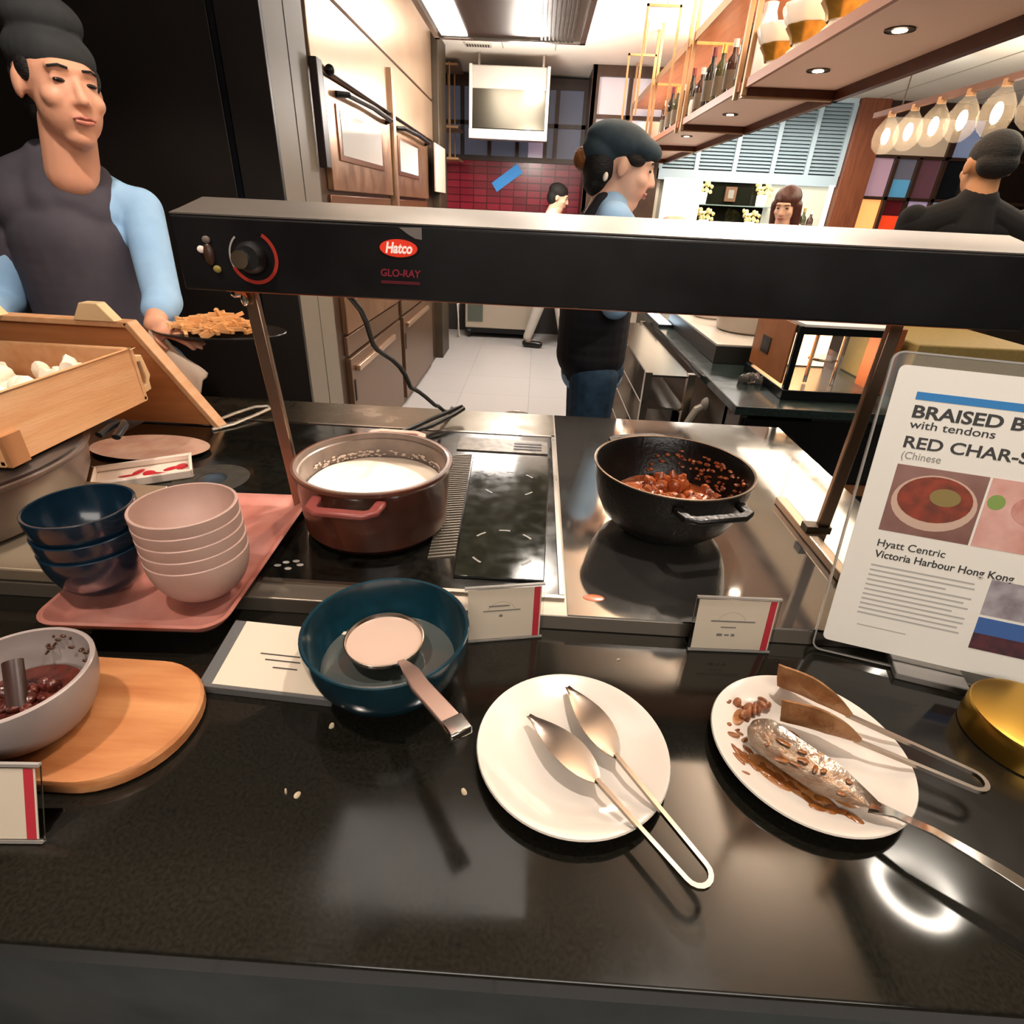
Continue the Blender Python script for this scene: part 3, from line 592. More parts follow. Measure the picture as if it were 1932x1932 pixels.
# big pot on a steel warming stand, wooden box on top
g = G(); g.box(-1.5, -.70, .655, .95, RT, RT + .022); tag(obj('warming_plate', g, mat('beige_steel', 'b5a48c', .3, .7), bevel=.003), 'flat beige steel warming plate under the large grey pot', 'warming plate')
x, y, z = -1.03, .80, RT + .022
P3 = thing('large_pot', 'large dark grey lidded pot under the wooden box', 'pot', (x, y, z))
g = G(); g.lathe((x, y, z), [(.001, 0), (.20, 0), (.225, .01), (.243, .05), (.25, .095), (.256, .10), (.256, .104), (.244, .106), (.001, .106)], 80, False); obj('body', g, mat('grey_brown_pot', '5a4a40', .38, coat=.2), P3)
g = G(); g.lathe((x, y, z), [(.25, .104), (.25, .110), (.235, .116), (.001, .1165)], 80, False); obj('lid', g, mat('dark_lid', '2c2420', .3, coat=.3), P3)
g = G(); g.tube([(-.79, .93, 1.060), (-.785, .96, 1.066), (-.77, .975, 1.070), (-.755, .955, 1.072), (-.75, .92, 1.062)], .008, 10, ry=.006); obj('handle', g, blackmet, P3)
# wooden box
bx0, bx1, by0, by1, bz0, bz1 = -1.26, -.80, .75, 1.10, 1.074, 1.182
W = thing('wooden_box', 'light beech wooden bin with side handle resting on the large grey pot', 'box', (-1.03, .9, bz0))
g = G(); tt = .012
g.box(bx0, bx1, by0, by1, bz0, bz0 + tt); g.box(bx0, bx0 + tt, by0, by1, bz0, bz1); g.box(bx1 - tt, bx1, by0, by1, bz0, bz1); g.box(bx0, bx1, by0, by0 + tt, bz0, bz1); g.box(bx0, bx1, by1 - tt, by1, bz0, bz1); obj('body', g, wovenw, W, bevel=.003)
g = G(); g.prism([(by1 - .002, 1.165), (by1 + .022, 1.163), (by1 + .034, 1.118), (by1 + .026, 1.108), (by1 + .026, 1.090), (by1 - .002, 1.086), (by1 - .002, 1.100), (by1 + .014, 1.104), (by1 + .018, 1.118), (by1 + .012, 1.150), (by1 - .002, 1.152)], bx1 - .05, bx1 - .004, 'yz'); obj('handle', g, mat('pale_wood_handle', 'e8c090', .5), W, bevel=.002)
g = G(); g.box(bx1, bx1 + .008, by0 + .0, by0 + .035, bz0, bz0 + .05); obj('catch', g, mat('brown_catch', 'a8744a', .5), W)
g = G(); rnd = random.Random(9)
for k in range(60): blob(g, (rnd.uniform(bx0 + .04, bx1 - .04), rnd.uniform(by0 + .04, by1 - .06), bz1 - .034 + rnd.uniform(-.01, .012)), (rnd.uniform(.02, .035), rnd.uniform(.015, .03), .014), k, .25)
tag(obj('white_crackers', g, mat('puffy_white', 'f8ecd6', .6, emit=.0), org=(-1.03, .9, bz1)), 'heap of puffy white crackers filling the wooden box', 'food', kind='stuff')
# wooden stand behind
Wd = thing('wooden_stand', 'tilted beech display stand with slanting side rail behind the wooden box', 'stand', (-1.0, 1.3, RT))
yb = 1.30
outer = [(-1.75, .932), (-.79, .932), (-.955, 1.186), (-1.75, 1.190)]
g = G(); g.prism([(-1.74, .935), (-.80, .935), (-.962, 1.18), (-1.74, 1.184)], yb + .03, yb + .042, 'xz'); obj('back_board', g, lidwood, Wd)
g = G(); g.prism([(-1.75, 1.178), (-.958, 1.174), (-.950, 1.188), (-1.75, 1.192)], yb + .008, yb + .045, 'xz'); obj('top_rail', g, wovenw, Wd, bevel=.002)
g = G(); g.prism([(-.965, 1.184), (-.951, 1.188), (-.782, .932), (-.798, .932)], yb + .008, yb + .045, 'xz'); obj('side_rail', g, wovenw, Wd, bevel=.002)
for cx_ in (-1.025, -1.30):
    g = G(); g.prism([(cx_ - .048, 1.188), (cx_ + .052, 1.188), (cx_ + .020, 1.228), (cx_ - .022, 1.228)], yb + .0, yb + .03, 'xz'); obj('tab', g, mat('lit_tab_wood', 'f0cf9f', .5), Wd, bevel=.002)  # light on the tabs put into a paler wood colour

# ceramic dishes behind the bowl stacks
D = thing('oval_dish', 'oval cream ceramic dish with brown speckles lying on the hob', 'dish', (-.86, 1.16, RT + .001))
g = G(); g.lathe((-.87, 1.16, RT + .001), [(.001, 0), (.10, 0), (.13, .006), (.135, .009), (.12, .006), (.001, .003)], 48, False, sx=1., sy=.55); obj('body', g, mat('speckled_cream', 'd2b6a4', .35, var=(22, 'a87868', .35), coat=.4), D)
D = thing('sauce_tray', 'rectangular cream ceramic tray with red stains beside the oval dish', 'dish', (-.79, 1.03, RT))
g = G(Matrix.Translation((-.80, 1.025, RT + .001)) @ Matrix.Rotation(.55, 4, 'Z')); g.box(-.09, .09, -.048, .048, 0, .006); g.box(-.09, .09, -.048, -.042, .006, .02); g.box(.084, .09, -.048, .048, .006, .02); g.box(-.09, .09, .042, .048, .006, .02); g.box(-.09, -.084, -.048, .048, .006, .02); obj('body', g, mat('cream_ceramic', 'dccabb', .3, coat=.4), D, bevel=.003)
g = G(Matrix.Translation((-.80, 1.025, RT + .001)) @ Matrix.Rotation(.55, 4, 'Z')); [g.ell((-.03 + .02 * i, .012 * math.sin(i * 1.7), .007), (.016, .004 + .004 * (i % 3), .0012), Euler((0, 0, .9 * i))) for i in range(6)]; obj('stain', g, mat('red_stain', 'a8202c', .3), D)
g = G(); g.tube([(-.84, 1.36, .936), (-.812, 1.375, .937), (-.79, 1.41, .942), (-.755, 1.45, .948), (-.725, 1.462, .948), (-.715, 1.45, .945), (-.735, 1.41, .940), (-.765, 1.34, .936), (-.80, 1.30, .934)], .0055, 8, ry=.004, up=(0, 0, 1)); tag(obj('tong_loop', g, mat('pale_steel', 'e6ddd0', .3, .5)), 'pale looped handle of tongs lying beside the wooden stand', 'tongs')

# ================================================================== copper tray and bowl stacks
TR = thing('copper_tray', 'rectangular rose copper tray carrying the two stacks of bowls', 'tray', (-.52, .74, RT))
def rrect(x0, x1, y0, y1, r, n=6):
    p = []
    for cx_, cy_, a0 in ((x1 - r, y0 + r, -90), (x1 - r, y1 - r, 0), (x0 + r, y1 - r, 90), (x0 + r, y0 + r, 180)):
        for i in range(n + 1): a = math.radians(a0 + 90 * i / n); p.append((cx_ + r * math.cos(a), cy_ + r * math.sin(a)))
    return p
Mt = Matrix.Translation((-.525, .745, RT)) @ Matrix.Rotation(.045, 4, 'Z')
g = G(Mt); rings = []
for (ins, z_) in ((.014, 0), (0, .016), (-.002, .020), (.004, .020), (.018, .005), (.024, .003)):
    rings.append([(a, b, z_) for a, b in rrect(-.135 + ins, .120 - ins, -.195 + ins, .195 - ins, .035 - ins * .6)])
vs = [p for r_ in rings for p in r_]; n = len(rings[0]); fs = [(i * n + j, i * n + (j + 1) % n, (i + 1) * n + (j + 1) % n, (i + 1) * n + j) for i in range(5) for j in range(n)]; fs.append(tuple(5 * n + j for j in range(n))); fs.append(tuple(range(n))[::-1])
g._faces(vs, fs); obj('tray_body', g, copper, TR)
bz = RT + .0045
def bowl(name, label, x, y, z, R_, H, base, t, m, group=None):
    g = G(); g.lathe((x, y, z), bowlprof(R_, H, base, t), 64, False); return tag(obj(name, g, m, org=(x, y, z)), label, 'bowl', group)
order = ['bottom', 'second from the bottom', 'middle', 'second from the top', 'top']
for k in range(5):
    x, y = -.467 - .0008 * k, .655 + .0005 * k
    if k == 0: b0 = bowl('pink_bowl', 'matte pink bowl, bottom of the stack of five on the copper tray', x, y, bz, .069, .075, .024, .004, ceramicp, 'stack of pink bowls')
    else:
        b = b0.copy(); COL.objects.link(b); b.location = (x, y, bz + k * .0178); b['label'] = 'matte pink bowl, %s of the stack of five on the copper tray' % order[k]
for k in range(3):
    x, y = -.617 - .003 * k, .655 + .002 * k
    if k == 0: b0 = bowl('blue_bowl', 'dark blue glazed bowl, bottom of the stack of three beside the pink bowls', x, y, bz, .068, .078, .027, .004, ceramicb2, 'stack of dark blue bowls')
    else:
        b = b0.copy(); COL.objects.link(b); b.location = (x, y, bz + (.024, .056)[k - 1]); b['label'] = 'dark blue glazed bowl, %s of the stack of three beside the pink bowls' % ('middle', 'top')[k - 1]

# wooden board with grey sauce bowl
g = G(); rim = rrect(-.86, -.372, .345, .523, .085, 10); n = len(rim); cx_, cy_ = -.6, .434
lay = [(.97, 0), (1., .004), (1., .016), (.985, .020)]; vs = [(cx_ + (a - cx_) * k, cy_ + (b - cy_) * k, CT + z_) for k, z_ in lay for a, b in rim]
g._faces(vs, [(i * n + j, i * n + (j + 1) % n, (i + 1) * n + (j + 1) % n, (i + 1) * n + j) for i in range(3) for j in range(n)] + [tuple(range(n))[::-1], tuple(3 * n + j for j in range(n))])
tag(obj('serving_board', g, boardw, org=(-.6, .434, CT)), 'oval wooden serving board under the grey sauce bowl', 'board')
gb = bowl('sauce_bowl', 'light grey ceramic bowl of dark sauce on the wooden board', -.538, .412, CT + .020, .0755, .080, .036, .005, ceramicg)
g = G(); bump_disc(g, (-.538, .412), .055, CT + .060, .003, seed=2)
for k in range(20): a = rnd.uniform(0, 6.28); r = rnd.uniform(0, .04); blob(g, (-.538 + r * math.cos(a), .412 + r * math.sin(a), CT + .062), (.009, .007, .005), k + 50, .3)
tag(obj('chili_sauce', g, darksauce, org=(-.538, .412, CT + .06)), 'dark red chili sauce with lumps in the grey bowl', 'food', kind='stuff')
g = G()
for k in range(26): a = rnd.uniform(-.4, 1.9); h = rnd.uniform(.07, .092); r = .060 + (h - .07) * .45; g.ell((-.538 + r * math.cos(a), .412 + r * math.sin(a), CT + h), (rnd.uniform(.001, .004), rnd.uniform(.001, .004), .002), None, 8, 6)
tag(obj('sauce_specks', g, mat('brown_specks', '4a2a14', .4), org=(-.538, .412, CT + .08)), 'brown specks of sauce on the inner wall of the grey bowl', 'food', kind='stuff')
g = G(); g.tube([(-.535, .40, CT + .060), (-.548, .42, CT + .078), (-.560, .437, CT + .092)], .010, 12, ry=.007); tag(obj('sauce_spoon', g, mat('dark_spoon', '35211c', .35)), 'short dark spoon handle sticking out of the chili sauce', 'spoon')

# ================================================================== blue bowl with ladle
x, y = -.163, .535
bowl('large_blue_bowl', 'large teal glazed bowl holding a ladle in thin broth', x, y, CT, .105, .090, .050, .005, ceramicb)
g = G(); bump_disc(g, (x, y), .0905, CT + .036, .0002); tag(obj('thin_broth', g, thin, org=(x, y, CT + .036)), 'thin cloudy water in the bottom of the large teal bowl', 'liquid', kind='stuff')
LL = thing('serving_ladle', 'steel ladle full of milky soup resting in the large teal bowl', 'ladle', (-.168, .54, CT + .03))
lc = (-.170, .545)
g = G(); g.lathe((lc[0], lc[1], CT + .034), [(.001, 0), (.022, .002), (.040, .009), (.049, .020), (.0515, .028), (.050, .0285), (.047, .020), (.038, .011), (.001, .003)], 48, False); obj('cup', g, cutlery, LL)
g = G(); g.lathe((lc[0], lc[1], CT + .034), [(.049, .0235), (.0, .0238)], 48, False); obj('soup', g, brothm, LL)
g = G()
sec = [(-.5, -.5), (.5, -.5), (.5, .5), (-.5, .5)]
hpath = [(-.140, .508, CT + .060), (-.130, .490, CT + .072), (-.116, .463, CT + .088), (-.100, .434, CT + .097), (-.078, .404, CT + .106), (-.058, .378, CT + .112)]
g.sweep(hpath, [(a, b) for a, b in sec], scales=[(.010, .003), (.013, .004), (.019, .005), (.021, .006), (.021, .006), (.021, .006)]); hd = obj('handle', g, mat('rosy_steel', 'a98c80', .32, .7), LL, bevel=.0015)
g = G(); g.sweep([(-.059, .3795, CT + .1118), (-.050, .367, CT + .114), (-.045, .360, CT + .115)], [(a * .024, b * .009) for a, b in sec]); obj('end_band', g, chrome, hd, bevel=.002)

# ================================================================== plates, tongs, spoon
def plate(label, x, y, R_=.111):
    g = G(); g.lathe((x, y, CT), [(.001, .002), (R_ * .55, .002), (R_ * .58, 0), (R_ * .62, .003), (R_ * .9, .013), (R_, .0185), (R_ - .001, .0205), (R_ - .004, .020), (R_ * .88, .015), (R_ * .66, .008), (R_ * .6, .0068), (.001, .0065)], 72, False)
    return tag(obj('white_plate', g, porcelain, org=(x, y, CT)), label, 'plate', 'plates on the granite counter')
plate('clean white plate holding the plain steel tongs', .074, .433)
plate('white plate smeared with brown sauce under the dirty spoon and tongs', .354, .455)
Z0 = CT + .020
def tongs(label, apex, tip1, tip2, zs, m, wide=.017, blen=.075, upright=False, bz_=(0, 0)):
    T = thing('serving_tongs', label, 'tongs', (*apex, CT), 'serving tongs'); apex = V((*apex, zs[0])); pts = []
    out = []
    for i, tip in enumerate((tip1, tip2)):
        tp = V((*tip, zs[1] + bz_[i])); d = (tp - apex).normalized(); L = (tp - apex).length; s = d.cross(V((0, 0, 1))).normalized()
        neck = tp - d * blen; g = G(); path = []; sc = []
        for k in range(13):
            t = k / 12; path.append(neck + d * blen * t + V((0, 0, .006 * math.sin(t * PI)))); sc.append((max(.12, math.sin(min(1, t * 1.02) ** .75 * PI * .96 + .06)) * wide + .001, 1))
        if upright:
            sc = [((.25 + .75 * min(1, k / 5)) * wide, 1) for k in range(13)]; sc[12] = (wide * .86, 1)
            g.sweep(path, [(.25, -.016), (-.22, -.004), (-.34, .012), (-.25, .030), (-.17, .030), (-.26, .012), (-.14, -.004), (.30, -.0145)], scales=[(a * 1.6, (.25 + .75 * math.sin(min(1, k / 8) * PI / 2))) for k, (a, b) in enumerate(sc)])
        else: g.sweep(path, [(-1, -.0006), (0, -.0022), (1, -.0006), (1, .0006), (0, -.001), (-1, .0006)], scales=[(a, 1) for a, b in sc])
        out.append(obj('blade', g, m, T))
    d1 = (V((*tip1, zs[1])) - apex).normalized(); d2 = (V((*tip2, zs[1])) - apex).normalized(); mid = (d1 + d2).normalized(); s = mid.cross(V((0, 0, 1))).normalized()
    if s.dot(V((*tip1, 0)) - V((*tip2, 0))) < 0: s = -s
    r = .013; A_ = apex + mid * r
    n1 = V((*tip1, zs[1] + bz_[0])) - (V((*tip1, zs[1])) - apex).normalized() * (blen - .004); n2 = V((*tip2, zs[1] + bz_[1])) - (V((*tip2, zs[1])) - apex).normalized() * (blen - .004)
    g = G(); path = [n1, n1.lerp(A_ + s * r, .12) , n1.lerp(A_ + s * r, .5), A_ + s * r]
    for k in range(1, 8): a = PI * k / 8; path.append(A_ + s * r * math.cos(a) - mid * r * math.sin(a))
    path += [A_ - s * r, n2.lerp(A_ - s * r, .5), n2.lerp(A_ - s * r, .12), n2]
    g.sweep(path, [(-.0024, -.0025), (.0024, -.0025), (.0024, .0025), (-.0024, .0025)]); obj('spring_arm', g, cutlery, T)
    return T, out
tongs('plain steel tongs with leaf shaped blades lying on the clean plate', (.188, .285), (.022, .468), (.071, .518), (CT + .028, Z0 + .004), cutlery, wide=.018, blen=.115)
TT, bl = tongs('steel tongs with sauce covered square blades on the smeared plate', (.525, .408), (.330, .488), (.350, .545), (CT + .028, Z0 + .012), mat('stained_steel', '7a4420', .3, .4, var=(45, 'b58a5e', .35), bump=(70, .3)), wide=.026, blen=.085, upright=True)
# serving spoon
SP = thing('serving_spoon', 'large steel serving spoon dirty with brown sauce, handle reaching the right edge', 'spoon', (.36, .41, CT))
g = G(); a, b = V((.288, .472, Z0 + .004)), V((.390, .372, Z0 + .004)); d = (b - a).normalized(); path = []; sc = []
for k in range(25): t = (k / 24) ** 1.35; path.append(a.lerp(b, t) + V((0, 0, -.006 * math.sin(t * PI) + .003))); sc.append((max(.12, min(1, (t + .004) * 9) ** .5 * min(1, (1.03 - t) * 2.6) ** .8) * .029, 1))
g.sweep(path, [(-1, .003), (-.5, -.002), (0, -.004), (.5, -.002), (1, .003), (.98, .0042), (.5, -.0005), (0, -.0025), (-.5, -.0005), (-.98, .0042)], scales=sc); obj('bowl', g, mat('sauced_steel', 'b0a695', .25, .55, var=(55, '7a4a26', .35), bump=(60, .3)), SP)
g = G(); SA, SB = a.copy(), b.copy(); hp = [(.384, .378, Z0 + .004), (.400, .365, Z0 + .012), (.425, .345, Z0 + .018), (.465, .312, Z0 + .018), (.52, .265, Z0 + .014), (.56, .230, Z0 + .010)]
g.sweep(hp, [(-1, -.0012), (1, -.0012), (1, .0012), (-1, .0012)], scales=[(.011, 1), (.005, 1), (.005, 1), (.0065, 1), (.009, 1), (.011, 1)]); obj('handle', g, chrome, SP, bevel=.0008)
g = G(); rnd = random.Random(12); px_, py_ = .354, .455
def smear(g, x, y, rx, ry, a, z=CT + .0078): g.ell((x, y, z + max(0, (math.hypot(x - px_, y - py_) - .07)) * .25), (rx, ry, .0014), Euler((0, 0, a)), 14, 8)
for i in range(26): t = i / 25; smear(g, .268 + .10 * t + rnd.uniform(-.008, .008), .445 - .070 * t + rnd.uniform(-.01, .01), rnd.uniform(.004, .012), rnd.uniform(.003, .006), rnd.uniform(-1.2, -.2))
for i in range(12): smear(g, .268 + rnd.uniform(0, .03), .49 + rnd.uniform(-.025, .03), rnd.uniform(.002, .007), rnd.uniform(.001, .003), rnd.uniform(-1, 1))
for i in range(16): smear(g, .335 + rnd.uniform(-.02, .02), .43 + rnd.uniform(-.018, .022), rnd.uniform(.004, .012), rnd.uniform(.003, .008), rnd.uniform(-1, 1))
for i in range(14): smear(g, .285 + rnd.uniform(-.02, .03), .455 + rnd.uniform(-.04, .05), rnd.uniform(.004, .011), rnd.uniform(.0015, .004), rnd.uniform(-1.3, .2))
tag(obj('sauce_smears', g, saucem, org=(px_, py_, CT + .008)), 'brown sauce smears and drips across the dirty white plate', 'stain', kind='stuff')
g = G()
for i in range(10): blob(g, (.305 + rnd.uniform(-.02, .028), .508 + rnd.uniform(-.02, .02), CT + .013), (rnd.uniform(.006, .012), rnd.uniform(.004, .008), .004), i + 90, .3)
tag(obj('meat_scraps', g, mat('meat_scrap', 'b8764a', .35, var=(60, '5c2418', .5), coat=.5), org=(.31, .51, CT + .01)), 'small scraps of braised meat left on the dirty plate', 'food', kind='stuff')
g = G()
for (x_, y_, a_, b_, q_) in ((.300, .425, .030, .016, -.8), (.330, .405, .026, .012, -.6), (.335, .470, .022, .016, .4), (.285, .50, .016, .010, 1.), (.345, .445, .018, .014, -.3), (.375, .392, .018, .008, -.5)): smear(g, x_, y_, a_, b_, q_, CT + .0072)
tag(obj('sauce_film', g, mat('tan_sauce_film', 'c08a58', .3, var=(60, 'a0602c', .5), coat=.5), org=(px_, py_, CT + .007)), 'thin tan films of sauce spread under the spoon on the dirty plate', 'stain', kind='stuff')
g = G()
for i in range(12): t = rnd.uniform(.1, .8); s_ = rnd.uniform(-.017, .017); p_ = SA.lerp(SB, t) + V((.62, .79, 0)) * s_; g.ell((p_.x, p_.y, Z0 + .0022 - .0045 * math.sin(t * PI) + .003 + abs(s_) * .18), (rnd.uniform(.003, .009), rnd.uniform(.0015, .004), .0007), Euler((0, 0, rnd.uniform(-1, 1))), 10, 6)
obj('sauce_residue', g, saucem, SP)
# crumbs on granite
for i, (x, y) in enumerate(((-.215, .452), (-.045, .378), (.150, .598), (-.236, .365), (-.222, .362), (.395, .600), (-.10, .60))):
    g = G(); blob(g, (x, y, CT + .001), (.004, .0025, .0012), i, .4); tag(obj('food_crumb', g, mat('crumb', 'b8a68a', .6) if i == 0 else bpy.data.materials['crumb'], org=(x, y, CT)), ('pale crumb on the counter left below the teal bowl', 'yellowish crumb in front of the teal bowl', 'pale crumb behind the clean plate', 'white grain in the bright glare below the teal bowl', 'second white grain in the glare below the teal bowl', 'crumb behind the dirty plate', 'crumb between the teal bowl and the first menu card')[i], 'crumb', 'crumbs on the granite counter')
g = G(); g.lathe((.645, .50, CT), [(.001, 0), (.066, 0), (.068, .002), (.068, .036), (.066, .039), (.060, .040), (.001, .040)], 64, False)
br = tag(obj('table_lamp', g, brass, org=(.645, .50, CT)), 'round brushed brass lamp base at the right end of the counter', 'lamp base')
g = G(); g.tube([(.665, .50, CT + .038), (.665, .50, CT + .06)], .012, 16); obj('stem', g, brass, br)

# ================================================================== cards and signs
def card(label, o, u, w, h, lean=.12, stripe=True, lines=(), foot=.05, marks=True):
    u = V((*u, 0)).normalized(); m_ = V((u.y, -u.x, 0)); wv = (V((0, 0, 1)) * math.cos(lean) - m_ * math.sin(lean)); nn = u.cross(wv); M = frame(o, u, wv, nn)
    T = thing('menu_card_holder', label, 'card holder', o, 'menu card holders')
    g = G(M); g.box(-.004, w + .004, 0, h, -.0022, -.0002); obj('acrylic_back', g, acryl, T)
    for e0, e1 in ((h - .001, h + .002), (-.001, .002)): g = G(M); g.box(-.004, w + .004, e0, e1, -.0025, .002); obj('acrylic_edge', g, acredge, T)
    g = G(M); g.box(0, w, .003, h - .003, -.0001, .0006); c = obj('card', g, cardpaper, T)
    if stripe: g = G(M); g.box(w - .011, w - .002, .003, h - .003, .0006, .0010); obj('red_stripe', g, redprint, c)
    if marks:
        g = G(M); arc(g, w * .46, h * .5, .021, .0214, 20, 160, .0008)
        for (a, b, z_, t) in lines: g.box(a, b, z_ - t, z_ + t, .0006, .0008)
        obj('printed_text', g, mat('thin_print', '77726c', .7) if 'thin_print' not in bpy.data.materials else bpy.data.materials['thin_print'], c)
    g = G(); q = V(o) - m_ * 0; a = V(o); b = a + u * w; c1 = b - m_ * foot; c2 = a - m_ * foot
    g.hexa([(a.x, a.y, CT), (b.x, b.y, CT), (c1.x, c1.y, CT), (c2.x, c2.y, CT), (a.x, a.y, CT + .002), (b.x, b.y, CT + .002), (c1.x, c1.y, CT + .002), (c2.x, c2.y, CT + .002)]); obj('acrylic_foot', g, acryl, T)
    return T
card('small menu card in acrylic holder right of the teal bowl', (-.068, .614, CT + .002), (.105, .022), .106, .092, .05, lines=((.030, .060, .060, .0012), (.022, .076, .052, .0010), (.045, .050, .043, .0020)))
card('small menu card in acrylic holder in front of the black pot', (.259, .628, CT + .002), (.118, .004), .113, .088, .12, lines=((.022, .086, .050, .0012), (.038, .060, .040, .0010), (.034, .042, .027, .0022), (.045, .052, .027, .0014), (.055, .060, .027, .0022)))
card('menu card in acrylic holder at the lower left corner in front of the board', (-.555, .290, CT + .002), (.10, .006), .106, .078, .40, foot=.034, lines=((.02, .05, .06, .001),))
# low slanted acrylic card block
T = thing('acrylic_card_block', 'low slanted acrylic block with an allergen card left of the teal bowl', 'card holder', (-.32, .54, CT))
Mb = frame((-.400, .492, CT), V((.165, -.010, 0)).normalized(), V((.010, .165, 0)).normalized(), (0, 0, 1))
g = G(Mb); g.hexa([(0, 0, 0), (.175, 0, 0), (.175, .095, 0), (0, .095, 0), (0, 0, .012), (.175, 0, .012), (.175, .10, .036), (0, .10, .036)]); obj('block', g, mat('clear_block', 'e8e6e2', .05, trans=.85, ior=1.3), T, bevel=.001)
g = G(Mb); g.hexa([(.018, .004, .013), (.165, .004, .013), (.165, .098, .0365), (.018, .098, .0365), (.018, .004, .0138), (.165, .004, .0138), (.165, .098, .0373), (.018, .098, .0373)]); c = obj('card', g, cardpaper, T)
g = G(Mb)
for a, b, yy in ((.060, .115, .052), (.070, .118, .044), (.085, .118, .034)): z_ = .0138 + (yy / .1) * .024 + .0004; g.box(a, b, yy - .0008, yy + .0008, z_ - .0003, z_)
obj('printed_text', g, ink, c)
# large sign
BL = V((.444, .646, CT + .004)); u = V((.958, -.286, 0)).normalized(); m_ = V((-.286, -.958, 0)).normalized(); al = math.radians(16.2)
wv = V((0, 0, 1)) * math.cos(al) - m_ * math.sin(al); nn = u.cross(wv); MS = frame(BL, u, wv, nn)
T = thing('menu_sign', 'tall acrylic menu sign reading BRAISED BEEF and RED CHAR-SIU at the right', 'sign', BL)
def slab(g, x0, x1, y0, y1, z0, z1, r=.012): g.prism(rrect(x0, x1, y0, y1, r, 5), z0, z1)
g = G(MS); slab(g, 0, .318, 0, .430, -.0045, -.0005); obj('acrylic_panel', g, acryl, T)
g = G(MS); rr = rrect(0, .318, 0, .430, .012, 5); g.sweep([(a, b, -.0025) for a, b in rr], [(-.0012, -.003), (.0012, -.003), (.0012, .003), (-.0012, .003)], closed=True); obj('acrylic_edge', g, acredge, T)
g = G(MS); slab(g, .010, .308, .018, .414, -.0004, .0002, .008); sheet = obj('sheet', g, paper, T)
g = G(MS); g.box(.038, .29, .372, .382, .0002, .0006); obj('blue_bar', g, bluebar, sheet)
def tx(s, x, y, size, w, m=ink, bold=.0): text(s, MS @ Matrix.Translation((x, y, .0004)), size, m, sheet, bold=bold, width=w)
tx('BRAISED BEEF', .0385, .349, .0225, .165, ink, .0006); tx('with tendons', .0405, .335, .015, .097, ink, .0001)
tx('RED CHAR-SIU', .0385, .309, .0215, .165, ink, .0004); tx('(Chinese', .0405, .294, .014, .046, inkl)
tx('Hyatt Centric', .043, .170, .0145, .082, ink, .0001); tx('Victoria Harbour Hong Kong', .0445, .154, .0145, .165, ink, .0002)
g = G(MS)
for k in range(11):
    yy = .142 - k * .0072; L_ = (.125, .127, .095, .127, .120, .127, .110, .127, .127, .122, .126)[k]; g.box(.044, .044 + L_, yy - .0012, yy + .0012, .0002, .0004)
g.box(.048, .110, .051, .0525, .0002, .0004)
obj('small_print', g, mat('faint_print', 'b0aca6', .7), sheet)
# printed pictures: flat prints of a stew bowl, sliced meat, a room, a skyline
def prnt(x0, x1, y0, y1, m, nm='picture'): g = G(MS); g.box(x0, x1, y0, y1, .0002, .0005); return obj(nm, g, m, sheet)
pa = prnt(.040, .147, .193, .286, mat('picture_table', '6a3a30', .6, var=(9, 'a07a70', .5)))
def disc(p, x, y, rx, ry, z, m, nm='picture_detail'): g = G(MS); g.prism([(x + rx * math.cos(2 * PI * i / 28), y + ry * math.sin(2 * PI * i / 28)) for i in range(28)], z, z + .0002); return obj(nm, g, m, p)
disc(pa, .094, .2400, .050, .038, .0005, mat('printed_bowl', 'c9a894', .6)); disc(pa, .094, .245, .044, .031, .0007, mat('printed_stew', '9a3a1e', .6, var=(60, '5a2a1a', .5))); disc(pa, .105, .250, .018, .012, .0009, mat('printed_potato', '8a7440', .6))
pb = prnt(.150, .256, .193, .286, mat('picture_meat', 'c88a7c', .6, var=(30, 'e0b0a4', .5)))
disc(pb, .162, .255, .010, .010, .0005, mat('printed_herb', '7f9a4a', .6)); disc(pb, .215, .250, .035, .022, .0005, mat('printed_slices', 'dca79a', .6, var=(40, 'b87062', .5)))
prnt(.186, .256, .103, .153, mat('picture_room', 'b8b0b4', .6, var=(40, '70646a', .5)))
pc = prnt(.186, .256, .053, .099, mat('picture_sky', '3a5f9c', .6)); g = G(MS); g.box(.186, .256, .053, .076, .0005, .0007); obj('picture_detail', g, mat('picture_city', '5c2830', .6, var=(90, '2a1c28', .5)), pc)
g = G(); q = BL + u * .105 ; r2 = BL + u * .195; f = -m_ 
ga = [q + m_ * .022, r2 + m_ * .022, r2 - m_ * .05, q - m_ * .05]
g.hexa([(p.x, p.y, CT) for p in ga] + [(p.x, p.y, CT + .012) for p in ga]); obj('base_clip', g, acredge, T, bevel=.002)

# ================================================================== island with juicer case
I = thing('kitchen_island', 'dark stone topped island counter in the middle of the kitchen', 'counter', (1.1, 3.4, 0))
g = G(); g.box(.71, 2.0, 1.857, 2.5, .87, .90); g.box(.71, 1.52, 2.5, 4.2, .87, .90); obj('worktop', g, mat('green_black_stone', '1f2725', .12, rvar=(10, .25), var=(90, '2d3a38', .6)), I, bevel=.002)
g = G(); g.box(.98, 1.98, 1.87, 2.48, 0, .87); g.box(.98, 1.50, 2.48, 4.1, 0, .87); obj('body', g, mat('dark_olive_panel', '1c1a15', .45), I)
g = G(); g.box(.735, .76, 1.87, 4.1, .62, .87); g.box(.735, 1.0, 2.0, 2.03, 0, .87); obj('side_panel', g, mat('bronze_panel', '4a4338', .35, .6), I)
g = G(); g.box(.745, 1.985, 1.85, 1.87, .04, .86); obj('front_panel', g, mat('black_gloss_panel', '0b0c0b', .25), I)
g = G(); g.box(.745, 1.985, 1.835, 1.85, .60, .635); obj('wood_strip', g, mat('wood_trim_strip', '8a5a34', .5), I)
